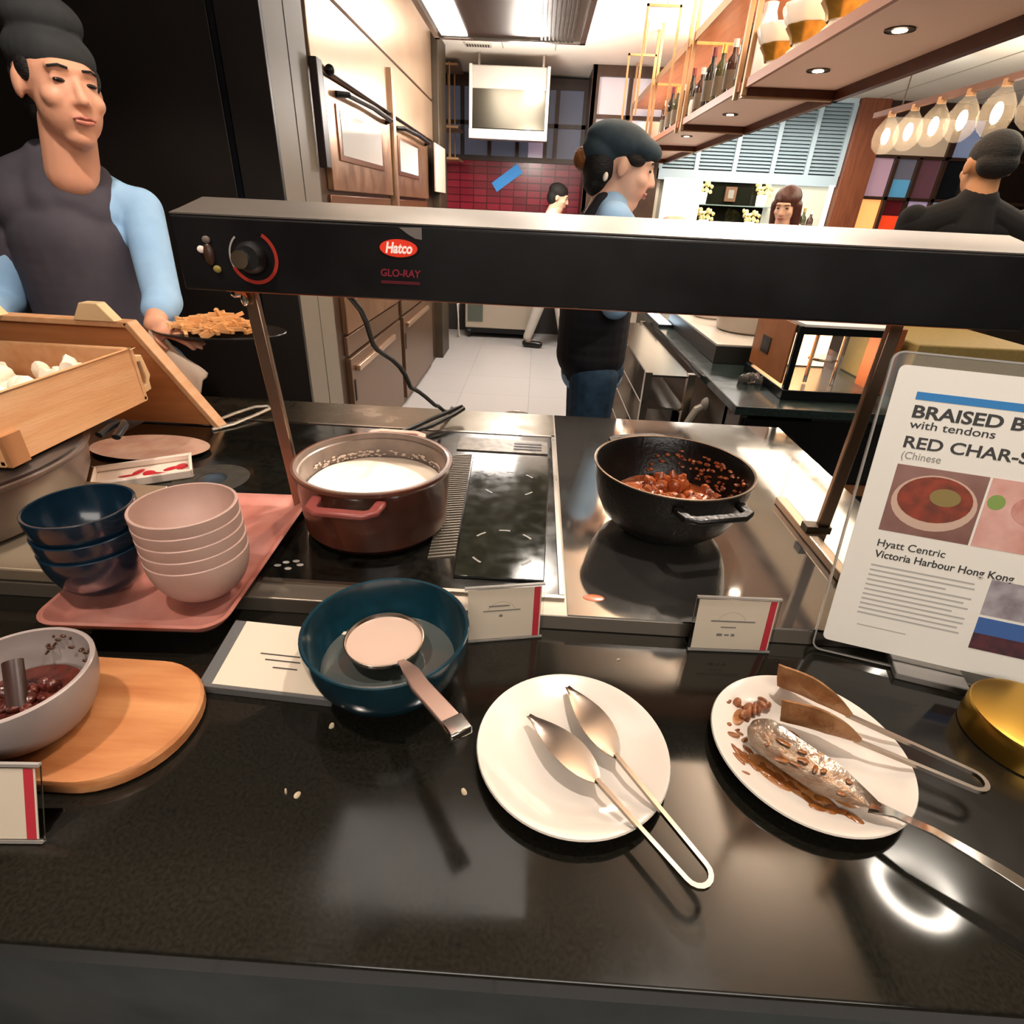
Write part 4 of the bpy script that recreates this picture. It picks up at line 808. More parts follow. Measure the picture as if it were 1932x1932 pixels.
g = G(); g.box(.74, .98, 2.05, 4.1, .28, .31); obj('under_shelf', g, steel, I)
# items under the island
g = G(); g.box(.75, .96, 2.45, 2.80, .31, .50); tag(obj('storage_crate', g, mat('lilac_plastic', '7a6a86', .5), bevel=.01), 'lilac plastic crate on the shelf under the island', 'crate')
g = G(); g.box(.76, .97, 2.84, 3.2, .31, .58); tag(obj('storage_crate', g, mat('navy_plastic', '14142a', .4), bevel=.01), 'navy blue plastic crate behind the lilac one under the island', 'crate')
g = G(); g.tube([(.66, 2.28, .50), (.67, 2.26, .68), (.70, 2.25, .76), (.75, 2.25, .79), (.82, 2.25, .78)], .016, 10); g.cap((.74, 2.25, .785), (.80, 2.25, .785), .028, .022); tag(obj('drain_pipe', g, mat('white_pvc', 'e0d8c8', .35)), 'white bent plastic waste pipe under the island edge', 'pipe')
RK = thing('steel_rack', 'stainless rack with trays standing beside the island behind the woman', 'rack', (.6, 3.0, 0))
for x, y in ((.50, 2.35), (.50, 3.6), (.68, 2.35), (.68, 3.6)): g = G(); g.box(x - .015, x + .015, y - .015, y + .015, 0, .88); obj('post', g, steel, RK)
for k in range(6): g = G(); g.box(.50, .68, 2.35, 3.6, .16 + k * .14, .168 + k * .14); obj('tray', g, steelmir, RK)
# juicer cabinet
J = thing('warmer_cabinet', 'copper sided glass fronted drink dispenser cabinet on the island', 'dispenser', (1.07, 2.2, .90))
jx0, jx1, jy0, jy1 = .91, 1.22, 1.99, 2.38
g = G(); g.box(jx0 - .01, jx1 + .01, jy0 - .02, jy1, .90, .935); g.box(jx0, jx1, jy0, jy1, 1.125, 1.15); g.box(jx0, jx1, jy1 - .02, jy1, .935, 1.125)
for x in (jx0, jx1 - .02):
    for y in (jy0, jy1 - .02): g.box(x, x + .02, y, y + .02, .935, 1.125)
obj('frame', g, mat('gunmetal', '1e2224', .25, .5), J, bevel=.002)
sd = G(); sd.box(jx0 - .004, jx0 + .004, jy0 + .03, jy1 - .02, .945, 1.15); sp_ = obj('side_panel', sd, mat('orange_wood_side', 'b8703c', .45, var=(14, 'a05f30', .5)), J)
g = G(); g.box(jx0 - .007, jx0 - .004, jy0 + .20, jy0 + .28, 1.01, 1.07); obj('vent_patch', g, blackmet, sp_)
g = G(); g.box(jx0 + .01, jx1 - .01, jy1 - .03, jy1 - .022, .94, 1.125); obj('lit_back', g, mat('lit_copper_back', 'ffd0a0', .4, emit=.9, ecol='ffc890'), J)
g = G(); g.box(jx0 + .006, jx1 - .006, jy0 + .002, jy0 + .006, .94, 1.125); obj('glass_front', g, clearglass, J)
g = G(); g.box(jx0 + .01, jx1 + .005, jy0 - .01, jy1, 1.15, 1.158); obj('top', g, mat('white_top', 'ece6de', .4), J)
for x in (1.02, 1.12): g = G(); g.tube([(x, 2.08, .94), (x, 2.08, 1.13)], .007, 10); g.ell((x, 2.0, 1.14), .010); obj('rod', g, chrome, J)
g = G(); g.lathe((1.07, 2.1, 1.02), [(.001, 0), (.05, 0), (.052, .006), (.05, .01), (.001, .01)], 32, False); obj('dish', g, chrome, J)
area('dispenser_lamp', (1.07, 2.2, 1.118), (.22, .22), 2.2, (1., .78, .55))
g = G(); g.box(.80, 1.25, 2.48, 3.45, .90, .975); st = tag(obj('stone_plinth', g, mat('charcoal_block', '2a2824', .4), bevel=.003), 'low dark plinth with pale top on the island behind the dispenser', 'plinth')
g = G(); g.box(.80, 1.25, 2.48, 3.45, .975, .982); obj('pale_top', g, mat('pale_stone', 'c9c0b4', .35), st)
for (x, y, rr_, hh, lb) in ((1.05, 2.85, .16, .10, 'large pale grey casserole dish on the plinth nearest the dispenser'), (.98, 3.22, .11, .09, 'smaller white casserole dish on the plinth beyond the large one')):
    g = G(); g.lathe((x, y, .982), [(.001, 0), (rr_ * .82, 0), (rr_ * .92, .01), (rr_, hh), (rr_ - .006, hh + .003), (rr_ - .012, hh), (rr_ * .8, .02), (.001, .014)], 48, False); tag(obj('casserole_dish', g, mat('grey_white_' + str(hh), 'b9ada0' if hh > .095 else 'd8ccc4', .4), org=(x, y, .982)), lb, 'dish', 'dishes on the island plinth')
g = G(); g.box(.715, .80, 3.3, 3.85, .90, .915); sc_ = tag(obj('tablet_screen', g, mat('dark_tablet', '101418', .3)), 'glowing white and blue tablet screen lying on the island edge', 'screen')
g = G(); g.box(.722, .79, 3.32, 3.83, .915, .917); obj('display', g, mat('bright_display', 'bfe4ff', .4, emit=2.2, ecol='cfeaff'), sc_)
g = G()
for k in range(5): blob(g, (.83 + k * .018, 2.17 + .012 * (k % 2), .915 + .006 * math.sin(k)), (.022, .02, .014), k + 7, .25)
tag(obj('plastic_wrap', g, mat('crumpled_film', 'a8a098', .15, trans=.6), org=(.85, 2.17, .90)), 'crumpled clear plastic wrap on the island beside the dispenser', 'wrap')
# things right of the sign behind the counter
g = G(); g.box(1.36, 1.80, 2.05, 2.5, .90, 1.10); tag(obj('bread_basket', g, mat('yellow_wicker', '9a854e', .6, var=(60, '8a7442', .5)), bevel=.006), 'straw coloured box on the island right of the dispenser', 'box')
g = G(); g.box(1.27, 1.34, 2.1, 2.2, .90, 1.14); tag(obj('wooden_block', g, mat('brown_block', '8a4a26', .5), bevel=.004), 'brown wooden block between the dispenser and the straw box', 'block')

# ================================================================== hanging shelves over the island
X0, X1 = .87, 1.30
secs = [(1.25, 3.12, (2.18, 2.73), 'nearest and largest'), (3.16, 4.34, (3.30, 3.85), 'second'), (4.42, 5.60, (4.9,), 'third'), (5.70, 6.9, (), 'farthest')]
for (a, b, dl, nm) in secs:
    HS = thing('hanging_shelf', '%s two tier wooden shelf hanging in brass frames over the island' % nm.capitalize(), 'shelf', (1.085, (a + b) / 2, 1.955), 'hanging shelves over the island')
    g = G(); t = .03; z0, z1 = 1.955, 2.03
    g.box(X1 - t, X1, a, b, 1.935, 2.0); g.box(X0, X1, b - t, b, 1.94, 2.0); obj('fascia', g, shelfdark, HS)
    g = G(); g.box(X0, X0 + .015, a, b, 1.966, 2.0); obj('left_edge', g, mat('copper_edge_wood', 'a8694a', .4) if 'copper_edge_wood' not in bpy.data.materials else bpy.data.materials['copper_edge_wood'], HS)
    g = G(); g.box(X0 + .016, X1 - .031, a, b - .031, 1.974, 1.999); obj('lower_board', g, soffitlit, HS)
    g = G(); g.box(X0, X1, b - .034, b + .002, 1.935, 1.941); obj('brass_lip', g, brassf, HS)
    g = G(); g.box(X0, X1, a, b, 2.39, 2.415); obj('upper_board', g, shelfwood, HS, bevel=.002)
    g = G(); g.box(X0 - .004, X0 + .002, a, b, 2.378, 2.425); obj('brass_edge', g, brassf, HS)
    for x in (X0 - .008, X1 - .012):
        for y in (a + .04, b - .04): g = G(); g.box(x, x + .02, y - .012, y + .012, 1.94, 2.75); obj('post', g, brassf, HS)
    for y in dl:
        g = G(); g.lathe((1.04, y, 1.970), [(.042, 0), (.042, .003), (.028, .003), (.022, .001)], 28, False); ft = obj('downlight', g, steeldark, HS)
        g = G(); g.lathe((1.04, y, 1.969), [(.020, 0), (.001, 0)], 24, False); obj('lamp', g, lampw, ft)
        spot('shelf_downlight', (1.04, y, 1.960), (1.04, y, .9), 6, (1., .86, .70), 95)
# loose rectangular brass frames hanging in front
for (x, y, z0, z1, dx, dy, lb) in ((.60, 4.6, 2.05, 2.62, .22, 0, 'slim brass frame hanging left of the second shelf'), (.62, 5.5, 1.95, 2.55, .22, 0, 'slim brass frame hanging left of the third shelf, farther back')):
    g = G(); w = .014; g.box(x, x + dx, y, y + w, z1 - w, z1); g.box(x, x + w, y, y + w, z0, z1); g.box(x + dx - w, x + dx, y, y + w, z0, z1); g.box(x + dx * .55, x + dx * .55 + .008, y, y + .008, z1, 2.75)
    tag(obj('hanging_rail', g, brassf), lb, 'rail', 'hanging brass frames')
# bottles and tableware on the shelves
def bottle_mesh(h, r, m, capm):
    g = G(); g.lathe((0, 0, 0), [(.001, 0), (r, 0), (r, h * .58), (r * .9, h * .66), (r * .38, h * .76), (r * .34, h * .97), (.001, h * .975)], 20, False); b = obj('bottle', g, m, None, local=True)
    g = G(); g.lathe((0, 0, 0), [(r * .4, h * .86), (r * .4, h), (.001, h)], 16, False); c = obj('cap', g, capm, b, local=True)
    g = G(); g.lathe((0, 0, 0), [(r * 1.01, h * .15), (r * 1.01, h * .48)], 20, False); c = obj('label_band', g, mat('aged_label', '5c5040', .6), b, local=True); return b
bot = [bottle_mesh(.29, .036, mat('dark_wine_glass', '17110c', .12), mat('red_foil', '6a2018', .3)), bottle_mesh(.26, .034, mat('olive_glass', '3c3a1c', .15), mat('gold_foil', 'c8a050', .3, .6)), bottle_mesh(.24, .033, mat('brown_glass', '3a1c10', .15), mat('white_cap', 'd8cfc4', .4))]
spots_ = []; names = []
for k in range(9): spots_.append((.93 + .12 * (k % 2), 3.36 + .105 * k, 2.0)); names.append('second')
for k in range(10): spots_.append((.94 + .12 * (k % 2), 4.50 + .105 * k, 2.0)); names.append('third')
for k in range(6): spots_.append((1.20, 3.40 + .14 * k, 2.0)); names.append('second')
ordn = ['first', 'second', 'third', 'fourth', 'fifth', 'sixth', 'seventh', 'eighth', 'ninth', 'tenth']; cnt = {}
for k, (p, nm) in enumerate(zip(spots_, names)):
    row = 'rear row' if k >= 19 else 'front row'; key = (nm, row); cnt[key] = cnt.get(key, 0) + 1
    kind = ('dark wine', 'olive green', 'brown glass')[k % 3]
    lb = '%s bottle on the %s hanging shelf, %s, %s from the near end' % (kind, nm, row, ordn[cnt[key] - 1])
    b = bot[k % 3] if k < 3 else dup(bot[k % 3], p)
    b.location = p; tag(b, lb, 'bottle', 'bottles on the %s hanging shelf' % nm)
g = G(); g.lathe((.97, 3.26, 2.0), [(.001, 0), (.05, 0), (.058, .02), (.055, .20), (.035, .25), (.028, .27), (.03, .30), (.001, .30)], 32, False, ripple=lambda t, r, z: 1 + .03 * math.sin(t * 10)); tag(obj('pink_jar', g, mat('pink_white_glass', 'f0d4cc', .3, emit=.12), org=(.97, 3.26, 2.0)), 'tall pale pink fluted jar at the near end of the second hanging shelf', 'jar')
gold = mat('gold_inside', 'b8903c', .3, .7, var=(30, '8a6a2a', .5))
for k, (y, lb) in enumerate(((3.00, 'white scalloped dish stack at the far end of the nearest hanging shelf'), (2.72, 'white scalloped dish stack second from the far end of the nearest shelf'), (2.42, 'white scalloped dish stack closest to the camera on the nearest shelf'))):
    if k == 0:
        g = G(); g.lathe((0, 0, 0), [(.001, 0), (.06, 0), (.062, .02), (.04, .04), (.045, .07), (.085, .115), (.10, .15), (.10, .16), (.001, .16)], 36, False, ripple=lambda t, r, z: 1 + .04 * math.sin(t * 8)); ds = obj('dish_stack', g, mat('bright_white_china', 'fff2e0', .3), None, local=True)
        g = G(); g.lathe((0, 0, 0), [(.047, .045), (.055, .07), (.075, .098), (.073, .10), (.04, .075)], 36, False, ripple=lambda t, r, z: 1.03 + .04 * math.sin(t * 8)); obj('gold_band', g, gold, ds, local=True); d_ = ds
    else: d_ = dup(ds, (0, 0, 0))
    d_.location = (.96, y, 2.0); tag(d_, lb, 'dishes', 'white dish stacks on the nearest shelf')
g = G(); g.lathe((.93, 4.26, 2.0), [(.001, 0), (.04, 0), (.045, .06), (.04, .09), (.036, .09), (.036, .01), (.001, .01)], 28, False); tag(obj('white_cup', g, porcelain, org=(.93, 4.26, 2.0)), 'small white cup at the far end of the second hanging shelf', 'cup')
g = G(); g.lathe((.90, 5.68, 2.0), [(.001, 0), (.02, 0), (.03, .01), (.12, .13), (.115, .13), (.02, .02), (.001, .02)], 28, False); tag(obj('white_bowl', g, porcelain, org=(.90, 5.68, 2.0)), 'wide white conical bowl at the near end of the farthest hanging shelf', 'bowl')

# ================================================================== bar niche behind
BC = thing('bar_back_shelf', 'bright glass shelved bar niche below the blue louvres', 'shelf unit', (2.1, 6.8, 0))
g = G(); g.box(1.24, 3.15, 6.5, 7.0, 0, 1.30); obj('base_cabinet', g, mat('dark_bar_cabinet', '2b2420', .5), BC)
g = G(); g.box(1.24, 3.15, 6.45, 7.0, 1.30, 1.33); obj('bar_top', g, steel, BC)
g = G(); g.box(1.7, 2.45, 7.04, 7.05, 1.33, 1.80); obj('dark_mirror', g, mat('dark_mirror', '26281e', .1, .5), BC)
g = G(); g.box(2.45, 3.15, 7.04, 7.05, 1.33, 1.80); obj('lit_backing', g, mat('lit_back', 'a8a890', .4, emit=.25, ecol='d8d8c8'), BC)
g = G(); g.box(1.68, 2.5, 6.85, 7.04, 1.575, 1.585); obj('glass_shelf', g, mat('green_glass_edge', 'a8c0b4', .1, trans=.5), BC)
g = G(); g.box(2.96, 3.0, 6.7, 6.72, 1.33, 1.80); obj('light_tube', g, mat('light_tube', 'f4f6ff', .5, emit=3.), BC)
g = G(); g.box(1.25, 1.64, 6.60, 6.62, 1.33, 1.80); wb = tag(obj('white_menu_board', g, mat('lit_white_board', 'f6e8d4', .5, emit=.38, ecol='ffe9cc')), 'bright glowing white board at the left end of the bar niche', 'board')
gi = [(1.74, 6.95, 1.585, 'yellow flowers in a white vase at the left of the glass shelf'), (2.38, 6.95, 1.585, 'orange flowers in a white vase at the right of the glass shelf'), (1.74, 6.7, 1.33, 'yellow green flowers in a white pot on the bar top'), (2.22, 6.7, 1.33, 'cream flowers in a white pot right of centre on the bar top')]
for k, (x, y, z, lb) in enumerate(gi):
    if k == 0:
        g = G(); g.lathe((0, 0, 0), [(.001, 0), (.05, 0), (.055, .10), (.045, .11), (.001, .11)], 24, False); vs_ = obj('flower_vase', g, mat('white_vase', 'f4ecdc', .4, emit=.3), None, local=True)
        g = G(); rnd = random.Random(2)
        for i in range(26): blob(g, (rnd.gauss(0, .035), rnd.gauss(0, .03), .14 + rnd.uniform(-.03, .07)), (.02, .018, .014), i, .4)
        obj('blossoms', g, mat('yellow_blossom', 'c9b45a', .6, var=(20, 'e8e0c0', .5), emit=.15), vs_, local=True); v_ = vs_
    else: v_ = dup(vs_, (0, 0, 0))
    v_.location = (x, y, z); tag(v_, lb, 'vase', 'flower vases in the bar niche')
g = G(); g.box(2.0, 2.12, 7.0, 7.03, 1.62, 1.76); fr = tag(obj('picture_frame', g, mat('brown_picture_frame', '6a4a30', .5), bevel=.003), 'small brown framed picture on the dark mirror of the bar niche', 'picture')
g = G(); g.box(2.03, 2.09, 6.995, 7.0, 1.65, 1.73); obj('print', g, mat('grey_print', '8a8478', .6), fr)
for k in range(6):
    b = dup(bot[k % 3], (2.55 + .07 * k, 6.85 - .02 * (k % 2), 1.33)); tag(b, '%s bottle on the bar top right of the mirror, %s from the left' % (('dark wine', 'olive green', 'brown glass')[k % 3], ordn[k]), 'bottle', 'bottles on the bar top')
# tray held near the woman, small ledge
g = G(); g.box(.335, .47, 1.99, 2.22, 1.405, 1.43); g.box(.335, .343, 1.99, 2.22, 1.43, 1.442); g.box(.462, .47, 1.99, 2.22, 1.43, 1.442); tag(obj('wooden_tray', g, mat('brown_tray', '6a4226', .5), bevel=.003), 'small brown wooden tray held up by the person in the slate cap', 'tray')
# pendant bulbs
PL = thing('bulb_chandelier', 'row of glowing clear glass bulb pendants over the dining side', 'chandelier', (2.2, 3.8, 2.10))
g = G(); g.bar((2.2, 2.45, 2.10), (2.2, 4.6, 2.10), .03, .03); obj('rail', g, mat('bronze_rail', '6a4a3c', .4, .6), PL)
for y in (3.0, 4.3): g = G(); g.tube([(2.2, y, 2.11), (2.2, y, 2.57)], .004, 6); obj('suspension_wire', g, steeldark, PL)
for k, y in enumerate((4.39, 4.14, 3.895, 3.655, 3.40, 3.14, 2.88)):
    g = G(); g.lathe((2.2, y, 1.96), [(.001, -.095), (.03, -.09), (.062, -.06), (.075, -.015), (.068, .04), (.045, .08), (.028, .10), (.022, .12)], 28, False); gl = obj('glass_shade', g, clearglass, PL)
    g = G(); g.ell((2.2, y, 1.965), (.022, .022, .045)); obj('bulb', g, bulbm, gl)
    g = G(); g.tube([(2.2, y, 2.07), (2.2, y, 2.10)], .022, 14); obj('socket', g, brassf, gl)
# ring lamps, panel lamp above the guests (seen mirrored in the granite)
for k, (x, y, r, lb) in enumerate(((1.57, 1.22, .125, 'ring shaped ceiling lamp nearest the menu sign'), (2.12, 2.27, .14, 'ring shaped ceiling lamp farther into the dining side'))):
    g = G(); g.lathe((x, y, 2.54), [(r - .03, 0), (r + .03, 0), (r + .03, .03), (r - .03, .03), (r - .03, 0)], 48, False); rl = tag(obj('ring_lamp', g, mat('ring_housing', 'e8e0d4', .5) if k == 0 else bpy.data.materials['ring_housing'], org=(x, y, 2.54)), lb, 'lamp', 'ring ceiling lamps')
    g = G(); g.lathe((x, y, 2.538), [(r - .020, 0), (r + .020, 0)], 48, False); obj('glow_ring', g, mat('ring_glow', 'fff4e4', .5, emit=24.) if k == 0 else bpy.data.materials['ring_glow'], rl)
g = G(); g.box(-.72, .12, 1.08, 1.50, 2.70, 2.75); lp = tag(obj('ceiling_light_panel', g, mat('panel_housing', 'e8e0d4', .5)), 'rectangular glowing ceiling panel above the cooking station', 'lamp')
g = G(); g.box(-.70, .10, 1.10, 1.48, 2.697, 2.70); obj('diffuser', g, lampsoft, lp)
# ================================================================== people
def basis(F, roll=0., pitch=0.):
    """columns: right-hand side of the face (viewer's frame x), forward, up"""
    f = V((F[0], F[1], 0)).normalized(); f = (f * math.cos(pitch) + V((0, 0, -1)) * math.sin(pitch)).normalized(); r = f.cross(V((0, 0, 1))).normalized(); up = r.cross(f)
    q = Quaternion(f, roll); r = q @ r; up = q @ up; return Matrix((r, f, up)).transposed()
def head(g, c, B, s=1.):
    c = V(c); P = lambda *a: c + B @ (V(a) * s)
    def E_(p, r): g.ell(P(*p), tuple(x * s for x in r), B, 20, 14)
    E_((0, -.012, .030), (.076, .094, .088)); E_((0, .028, -.030), (.062, .066, .078)); E_((0, .052, -.088), (.032, .030, .026)); E_((0, .01, -.06), (.055, .055, .05)); E_((0, .034, -.012), (.060, .060, .072))
    E_((0, .074, .034), (.052, .020, .016)); E_((-.036, .060, -.020), (.026, .026, .024)); E_((.036, .060, -.020), (.026, .026, .024))
    g.cap(P(0, .088, .018), P(0, .106, -.020), .0085 * s, .0125 * s, 12); E_((-.011, .094, -.025), (.009, .009, .007)); E_((.011, .094, -.025), (.009, .009, .007))
    E_((0, .083, -.052), (.024, .013, .013))
    for sx in (-1, 1): E_((sx * .077, -.008, -.002), (.010, .018, .030)); E_((sx * .030, .074, .014), (.016, .012, .010))
    g.cap(P(0, -.012, -.05), P(0, -.030, -.17), .052 * s, .058 * s)
def face_parts(root, c, B, s=1., hair=None, lips=lipm):
    c = V(c); P = lambda *a: c + B @ (V(a) * s)
    for sx in (-1, 1):
        g = G(); g.ell(P(sx * .030, .083, .012), (.0125 * s, .006 * s, .0048 * s), B, 14, 8); obj('eye', g, eyem, root)
        g = G(); pts = [P(sx * .014, .094, .036), P(sx * .031, .094, .0385), P(sx * .048, .082, .033)]; g.tube(pts, .0024 * s, 8); obj('eyebrow', g, hair or hairm, root)
    g = G(); g.tube([P(-.022, .090, -.054), P(-.008, .0965, -.050), P(0, .097, -.052), P(.008, .0965, -.050), P(.022, .090, -.054)], .0042 * s, 8, ry=.0034 * s); g.tube([P(-.017, .091, -.059), P(0, .096, -.061), P(.017, .091, -.059)], .0046 * s, 8); obj('lips', g, lips, root)
def hand(g, w, d, up, s=1., curl=.5, side=1):
    """w wrist, d finger direction, up = back of the hand; side = where the thumb goes"""
    w, d, up = V(w), V(d).normalized(), V(up).normalized(); r = d.cross(up).normalized() * side; up = r.cross(d).normalized() * side
    g.cap(w, w + d * .03 * s, .024 * s, .026 * s, 12)
    for k in range(4):
        o = (k - 1.5) * .0195 * s; L = (.036, .042, .039, .030)[k] * s; p0 = w + d * .025 * s - r * o * .7; p1 = w + d * .082 * s - r * o
        g.cap(p0, p1, .0125 * s, .0098 * s, 10); d1 = (d * math.cos(curl * .6) - up * math.sin(curl * .6)); p2 = p1 + d1 * L; g.cap(p1, p2, .0092 * s, .0082 * s, 10)
        d2 = (d * math.cos(curl * 1.5) - up * math.sin(curl * 1.5)); p3 = p2 + d2 * L * .62; g.cap(p2, p3, .0082 * s, .0072 * s, 10)
    t0 = w + d * .022 * s + r * .018 * s; t1 = t0 + (d * .6 + r * .75 - up * .25).normalized() * .042 * s; t2 = t1 + (d * .9 + r * .25 - up * .35).normalized() * .032 * s
    g.cap(t0, t1, .0135 * s, .0105 * s, 10); g.cap(t1, t2, .010 * s, .008 * s, 10)
def torso_cloth(g, c, L, F, z_sh, z_hip, sw=.18, depth=.10, grow=0.):
    """trunk from hip to shoulder as fused ellipsoids"""
    c = V(c); B = Matrix((L, F, V((0, 0, 1)))).transposed(); H = z_sh - z_hip
    for t, wx, dy in ((0, .155, .115), (.12, .15, .11), (.25, .135, .10), (.38, .132, .098), (.5, .14, .104), (.63, .155, .11), (.76, .165, .112), (.88, .165, .10)):
        g.ell(c + V((0, 0, z_hip + H * t - c.z)), (wx * sw / .18 + grow, dy + grow, .085), B, 22, 12)
    g.cap(c + L * sw * .82 + V((0, 0, z_sh - .045 - c.z)), c - L * sw * .82 + V((0, 0, z_sh - .045 - c.z)), .056 + grow, .056 + grow)
    g.cap(c + V((0, 0, z_sh - .05 - c.z)), c + V((0, 0, z_sh + .025 - c.z)), .085 + grow, .058 + grow)
    for s_ in (-1, 1): g.cap(c + V((0, 0, z_sh + .01 - c.z)) + L * .035 * s_, c + L * sw * .8 * s_ + V((0, 0, z_sh - .045 - c.z)), .050 + grow, .050 + grow)
UP = V((0, 0, 1))

# ---- chef at the left
F = V((.30, -.954, 0)).normalized(); L = V((.954, .30, 0)).normalized(); c = V((-1.345, 1.80, 0)); hc = V((-1.262, 1.735, 1.680))
CH = thing('person', 'person in dark cap, grey apron and light blue shirt carrying a platter at the left', 'person', (c.x, c.y, 0), 'kitchen staff')
Bh = basis((.92, -.60), roll=-.05, pitch=.06)
sl = c + L * .155 + UP * 1.41; sr = c - L * .185 + UP * 1.42; el = V((-1.105, 1.70, 1.175)); wr = V((-1.065, 1.57, 1.128)); er = c - L * .26 + F * .05 + UP * 1.15; wrr = er + V((.10, -.20, -.02))
hl = c + L * .09 + UP * .93; hr_ = c - L * .09 + UP * .93; kl = V((-1.165, 1.73, .50)); al_ = V((-1.16, 1.84, .09)); kr = c - L * .10 + F * .02 + UP * .50; ar = c - L * .11 - F * .05 + UP * .09
g = G(); head(g, hc, Bh, 1.14); g.cap(hc - UP * .10, c + UP * 1.42, .052, .060); torso_cloth(g, c, L, F, 1.45, .95, .15, grow=-.012)
for a, b, e, dr in ((sl, el, wr, None), (sr, er, wrr, None)): g.cap(a, b, .048, .038); g.cap(b, e, .038, .026)
for a, b, e in ((hl, kl, al_), (hr_, kr, ar)): g.cap(a, b, .078, .052); g.cap(b, e, .052, .036); g.cap(e - UP * .035, e - UP * .045 + F * .12, .036, .030)
hand(g, wr, V((.75, -.10, -.12)), V((-.1, -.25, 1)), 1.0, .45, 1); hand(g, wrr, V((.8, -.5, -.1)), V((0, 0, 1)), 1.0, .5, -1)
fuse('body', g, .005, skin, CH, 9)
face_parts(CH, hc, Bh, 1.14)
P = lambda *a: hc + Bh @ (V(a) * 1.14)
g = G(); g.ell(P(0, -.020, .060), (.095, .116, .070), Bh); g.ell(P(0, -.05, .02), (.084, .082, .06), Bh); g.ell(P(0, -.035, .125), (.090, .105, .060), Bh); ct = fuse('cap', g, .005, hatm, CH, 6)
g = G(); g.ell(P(0, -.045, -.02), (.082, .07, .078), Bh); g.ell(P(-.060, .010, .030), (.024, .030, .036), Bh); g.ell(P(.060, .010, .030), (.024, .030, .036), Bh); fuse('hair', g, .005, hairm, CH, 4)
g = G(); torso_cloth(g, c, L, F, 1.46, .93, .155, grow=.004); g.cap(sl, el, .060, .052); g.cap(el, el.lerp(wr, .45), .054, .047); g.cap(sr, er, .064, .056); g.cap(er, er.lerp(wrr, .5), .055, .045); fuse('shirt', g, .006, shirtm, CH, 14)
g = G(); BB = Matrix((L, F, UP)).transposed()
for t in range(13): g.ell(c - L * .035 + F * .018 + UP * (.95 + .030 * t), (.166, .140, .13), BB, 24, 12)
g.ell(c + F * .055 + UP * 1.425, (.07, .06, .05), BB); g.ell(c - L * .13 + F * .01 + UP * 1.41, (.12, .10, .09), BB); g.ell(c - L * .24 + UP * 1.32, (.085, .095, .15), BB); g.ell(c - L * .02 + F * .02 + UP * .75, (.16, .135, .24), BB)
g.cap(c + L * .05 + F * .06 + UP * 1.40, c + L * .07 + F * .03 + UP * 1.485, .05, .038); g.cap(c - L * .05 + F * .05 + UP * 1.42, c - L * .05 + F * .01 + UP * 1.52, .07, .055); g.cap(c - L * .04 + UP * 1.50, c - L * .17 + UP * 1.44, .07, .075)
fuse('apron', g, .006, apronm, CH, 20)
g = G(); g.cap(hl, kl, .094, .068); g.cap(kl, al_ + UP * .03, .068, .056); g.cap(hr_, kr, .094, .068); g.cap(kr, ar + UP * .03, .068, .056); g.ell(c + UP * .95, (.15, .13, .10)); fuse('trousers', g, .007, denim, CH, 5)
for q in (al_, ar): g = G(); g.cap(q - UP * .045 - F * .02, q - UP * .048 + F * .15, .043, .038); obj('shoe', g, shoem, CH)
# platter of fries and cloth
pc = V((-.885, 1.585, 1.105))
PT = thing('food_platter', 'oval black platter of golden fries carried by the chef', 'platter', pc)
g = G(); g.lathe(pc, [(.001, 0), (.11, 0), (.17, .010), (.185, .016), (.183, .018), (.16, .012), (.001, .004)], 48, False, sx=1., sy=.62); obj('plate', g, mat('black_rim_platter', '26211f', .3), PT)
g = G(); rnd = random.Random(21)
for k in range(150):
    a = rnd.uniform(0, 6.28); r = rnd.uniform(0, 1) ** .7; p = pc + V((r * .130 * math.cos(a) - .01, r * .075 * math.sin(a), .024 + (1 - r) * .045 * rnd.uniform(.2, 1))); d = V((rnd.gauss(.8, .5), rnd.gauss(0, .5), rnd.gauss(0, .10))).normalized() * rnd.uniform(.02, .038)
    g.bar(p - d, p + d, .009, .009)
tag(obj('fries', g, mat('golden_fries', 'efbb82', .6, var=(14, 'd89a5c', .5)), org=pc), 'heap of golden fries on the black rimmed platter', 'food', kind='stuff')
g = G(); vs = []; n1, n2 = 12, 10
for i in range(n1 + 1):
    for j in range(n2 + 1):
        a, b = i / n1, j / n2; p = V((-1.075, 1.54, 1.095)).lerp(V((-.90, 1.47, 1.000)), a) + V((.02, .03, .055)) * (b - .5) + V((0, .008 * math.sin(a * 9), .006 * math.sin(b * 8 + a * 4))); vs.append(p)
g._faces(vs, [(i * (n2 + 1) + j, (i + 1) * (n2 + 1) + j, (i + 1) * (n2 + 1) + j + 1, i * (n2 + 1) + j + 1) for i in range(n1) for j in range(n2)])
nk = tag(obj('serving_cloth', g, mat('cream_napkin', 'd8c4b0', .8), org=(-1.0, 1.5, 1.05)), 'cream serving cloth hanging below the chef\'s hand', 'cloth'); sm = nk.modifiers.new('thick', 'SOLIDIFY'); sm.thickness = .006

